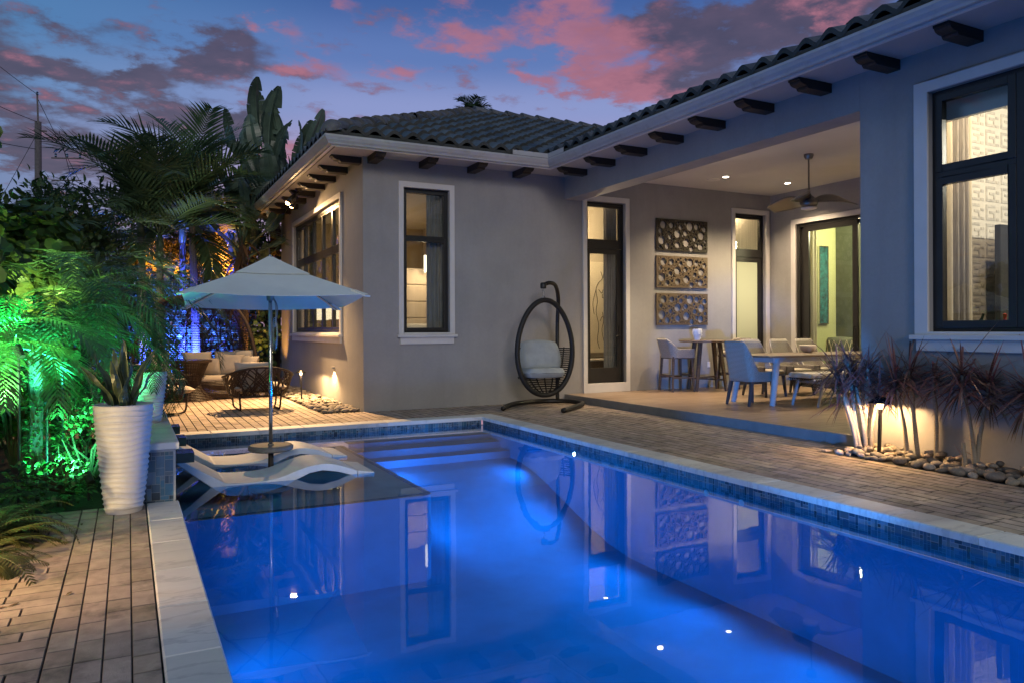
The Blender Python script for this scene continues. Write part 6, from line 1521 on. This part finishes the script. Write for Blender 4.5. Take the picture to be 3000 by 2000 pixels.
wire((-6.35, 70.6, 17.2), (-10.5, 66, 6), .0, lb='guy wire slanting from the pole down to the left')
wire((-4.0, 70.4, 17.5), (8, 95, 17.0), 1.2, lb='low sagging wire leading right from the crossarm')
wire((-6.4, 70.6, 15.8), (-20, 50, 15.8), .8, lb='lowest overhead wire leading left from the pole')
wire((-4.9, 70.4, 17.4), (-2.6, 84, 7.0), .3, lb='second guy wire slanting right from the crossarm')

# ------------------------------------------------------------------ coloured garden lamps
def ground_spot(label, loc, target, energy, color, cone=70, blend=.6, group='coloured spot lamps in the planting'):
    t = thing('garden_spotlight', label, 'spotlight', loc, 0, group); d = (Vector(target) - Vector(loc)).normalized()
    b = MB(); b.tube([(0, 0, -loc[2] + .01), (0, 0, .0)], .010, 8); b.tube([Vector((0, 0, 0)) - d * .05, d * .045], [.028, .034], 12); b.build('lamp_head', 'black_metal', t)
    lamp('spot_lamp', 'SPOT', Vector(loc) + d * .06, energy, color, target, .03, cone, blend)
ground_spot('green spotlight hidden at the foot of the teal lit trunk', (-.62, 7.15, .10), (-.72, 7.62, .7), 60, TEAL, 75)
ground_spot('added green fill spotlight aimed up into the feathery palm crown', (-.27, 6.55, .18), (-.85, 7.7, 1.2), 330, (.08, 1.0, .34), 120)  # fill lamp added behind the planter to brighten the left foliage
ground_spot('green spotlight aimed at the shrub by the tall planter', (-.72, 6.55, .30), (-.35, 7.6, .6), 45, GREEN, 95)
ground_spot('green spotlight at the left garden edge', (-.72, 6.6, 1.15), (-1.35, 7.2, 2.4), 230, GREEN, 105)
ground_spot('warm spotlight lighting the round leaved shrubs from below', (-.50, 7.5, 1.5), (-.95, 8.4, 2.3), 90, (.75, 1, .35), 140)
ground_spot('green spotlight low behind the feathery palms', (-.72, 8.1, .7), (-1.1, 9.3, 2.0), 110, GREEN, 140)
ground_spot('blue spotlight behind the daybed aimed at the left trunk', (.35, 17.15, .12), (.25, 18.5, 1.15), 9500, (.04, .08, 1), 88)
ground_spot('blue spotlight at the foot of the blue trunk', (1.25, 17.2, .12), (1.15, 18.5, 1.15), 8000, (.04, .08, 1), 78)
ground_spot('amber spotlight below the young palms', (.8, 18.95, 2.4), (.8, 20.0, 3.9), 700, AMBER, 140)
ground_spot('amber spotlight at the foot of the paddle leaved tree', (2.95, 17.9, .1), (2.8, 18.9, 2.4), 200, AMBER, 80)
path_light('black path light hidden by the ferns at the lower left', (-1.02, 3.95, 0.0), .42, (0, 0), 20)
lamp('fern_lamp', 'SPOT', (-1.50, 4.5, .95), 150, (1, .62, .28), (-.05, 4.6, 0), .02, 66, .9)
ground_spot('teal spotlight inside the feathery palms lighting the crown from below', (-.60, 7.30, .75), (-.80, 8.0, 1.9), 160, TEAL, 130)
ground_spot('blue spotlight outside the frame aimed at the porch furniture', (-.2, -2.4, .5), (8.5, 8.6, .70), 6500, (.02, .28, 1), 12)
ground_spot('amber spotlight lighting the ferns from the left', (-1.15, 4.55, .22), (-.80, 5.3, .45), 130, (1, .72, .30), 110)
ground_spot('second amber spotlight below the young palms at the right', (1.9, 18.95, 2.4), (1.9, 20.0, 3.9), 600, AMBER, 130)
ground_spot('added pale fill spotlight at the foot of the palm row aimed up into the crowns', (.15, 16.95, .15), (.5, 17.6, 5.0), 420, (.85, 1, .75), 70)  # unseen lamp added to lift the palm crowns out of the dark
ground_spot('added green fill spotlight just outside the left edge aimed up at the round leaved shrubs', (-.98, 6.15, .55), (-1.05, 7.6, 2.5), 750, (.28, 1, .30), 95)  # lamp added out of view to brighten the round leaves
b = MB(); rng = random.Random(303)
for _ in range(70):
    x, y = (rng.uniform(6.6, 7.04), rng.uniform(3.3, 5.35)) if rng.random() < .8 else (rng.uniform(-.9, -.2), rng.uniform(3.8, 6.1)); z0 = .085 if x > 6 else .006
    leaf_strip(b, (x, y, z0), (math.cos(rng.random() * 6.28), math.sin(rng.random() * 6.28), .05), rng.uniform(.05, .22) if x > 6 else rng.uniform(.03, .06), .008 if x > 6 else .018, rng, .15, tintk(rng, .7, 1.6), 3)
tag(b.build('leaf_litter', 'dry_leaf', fix=False), 'dry fallen leaves lying on the stones and at the paving edge', 'litter', kind='stuff')
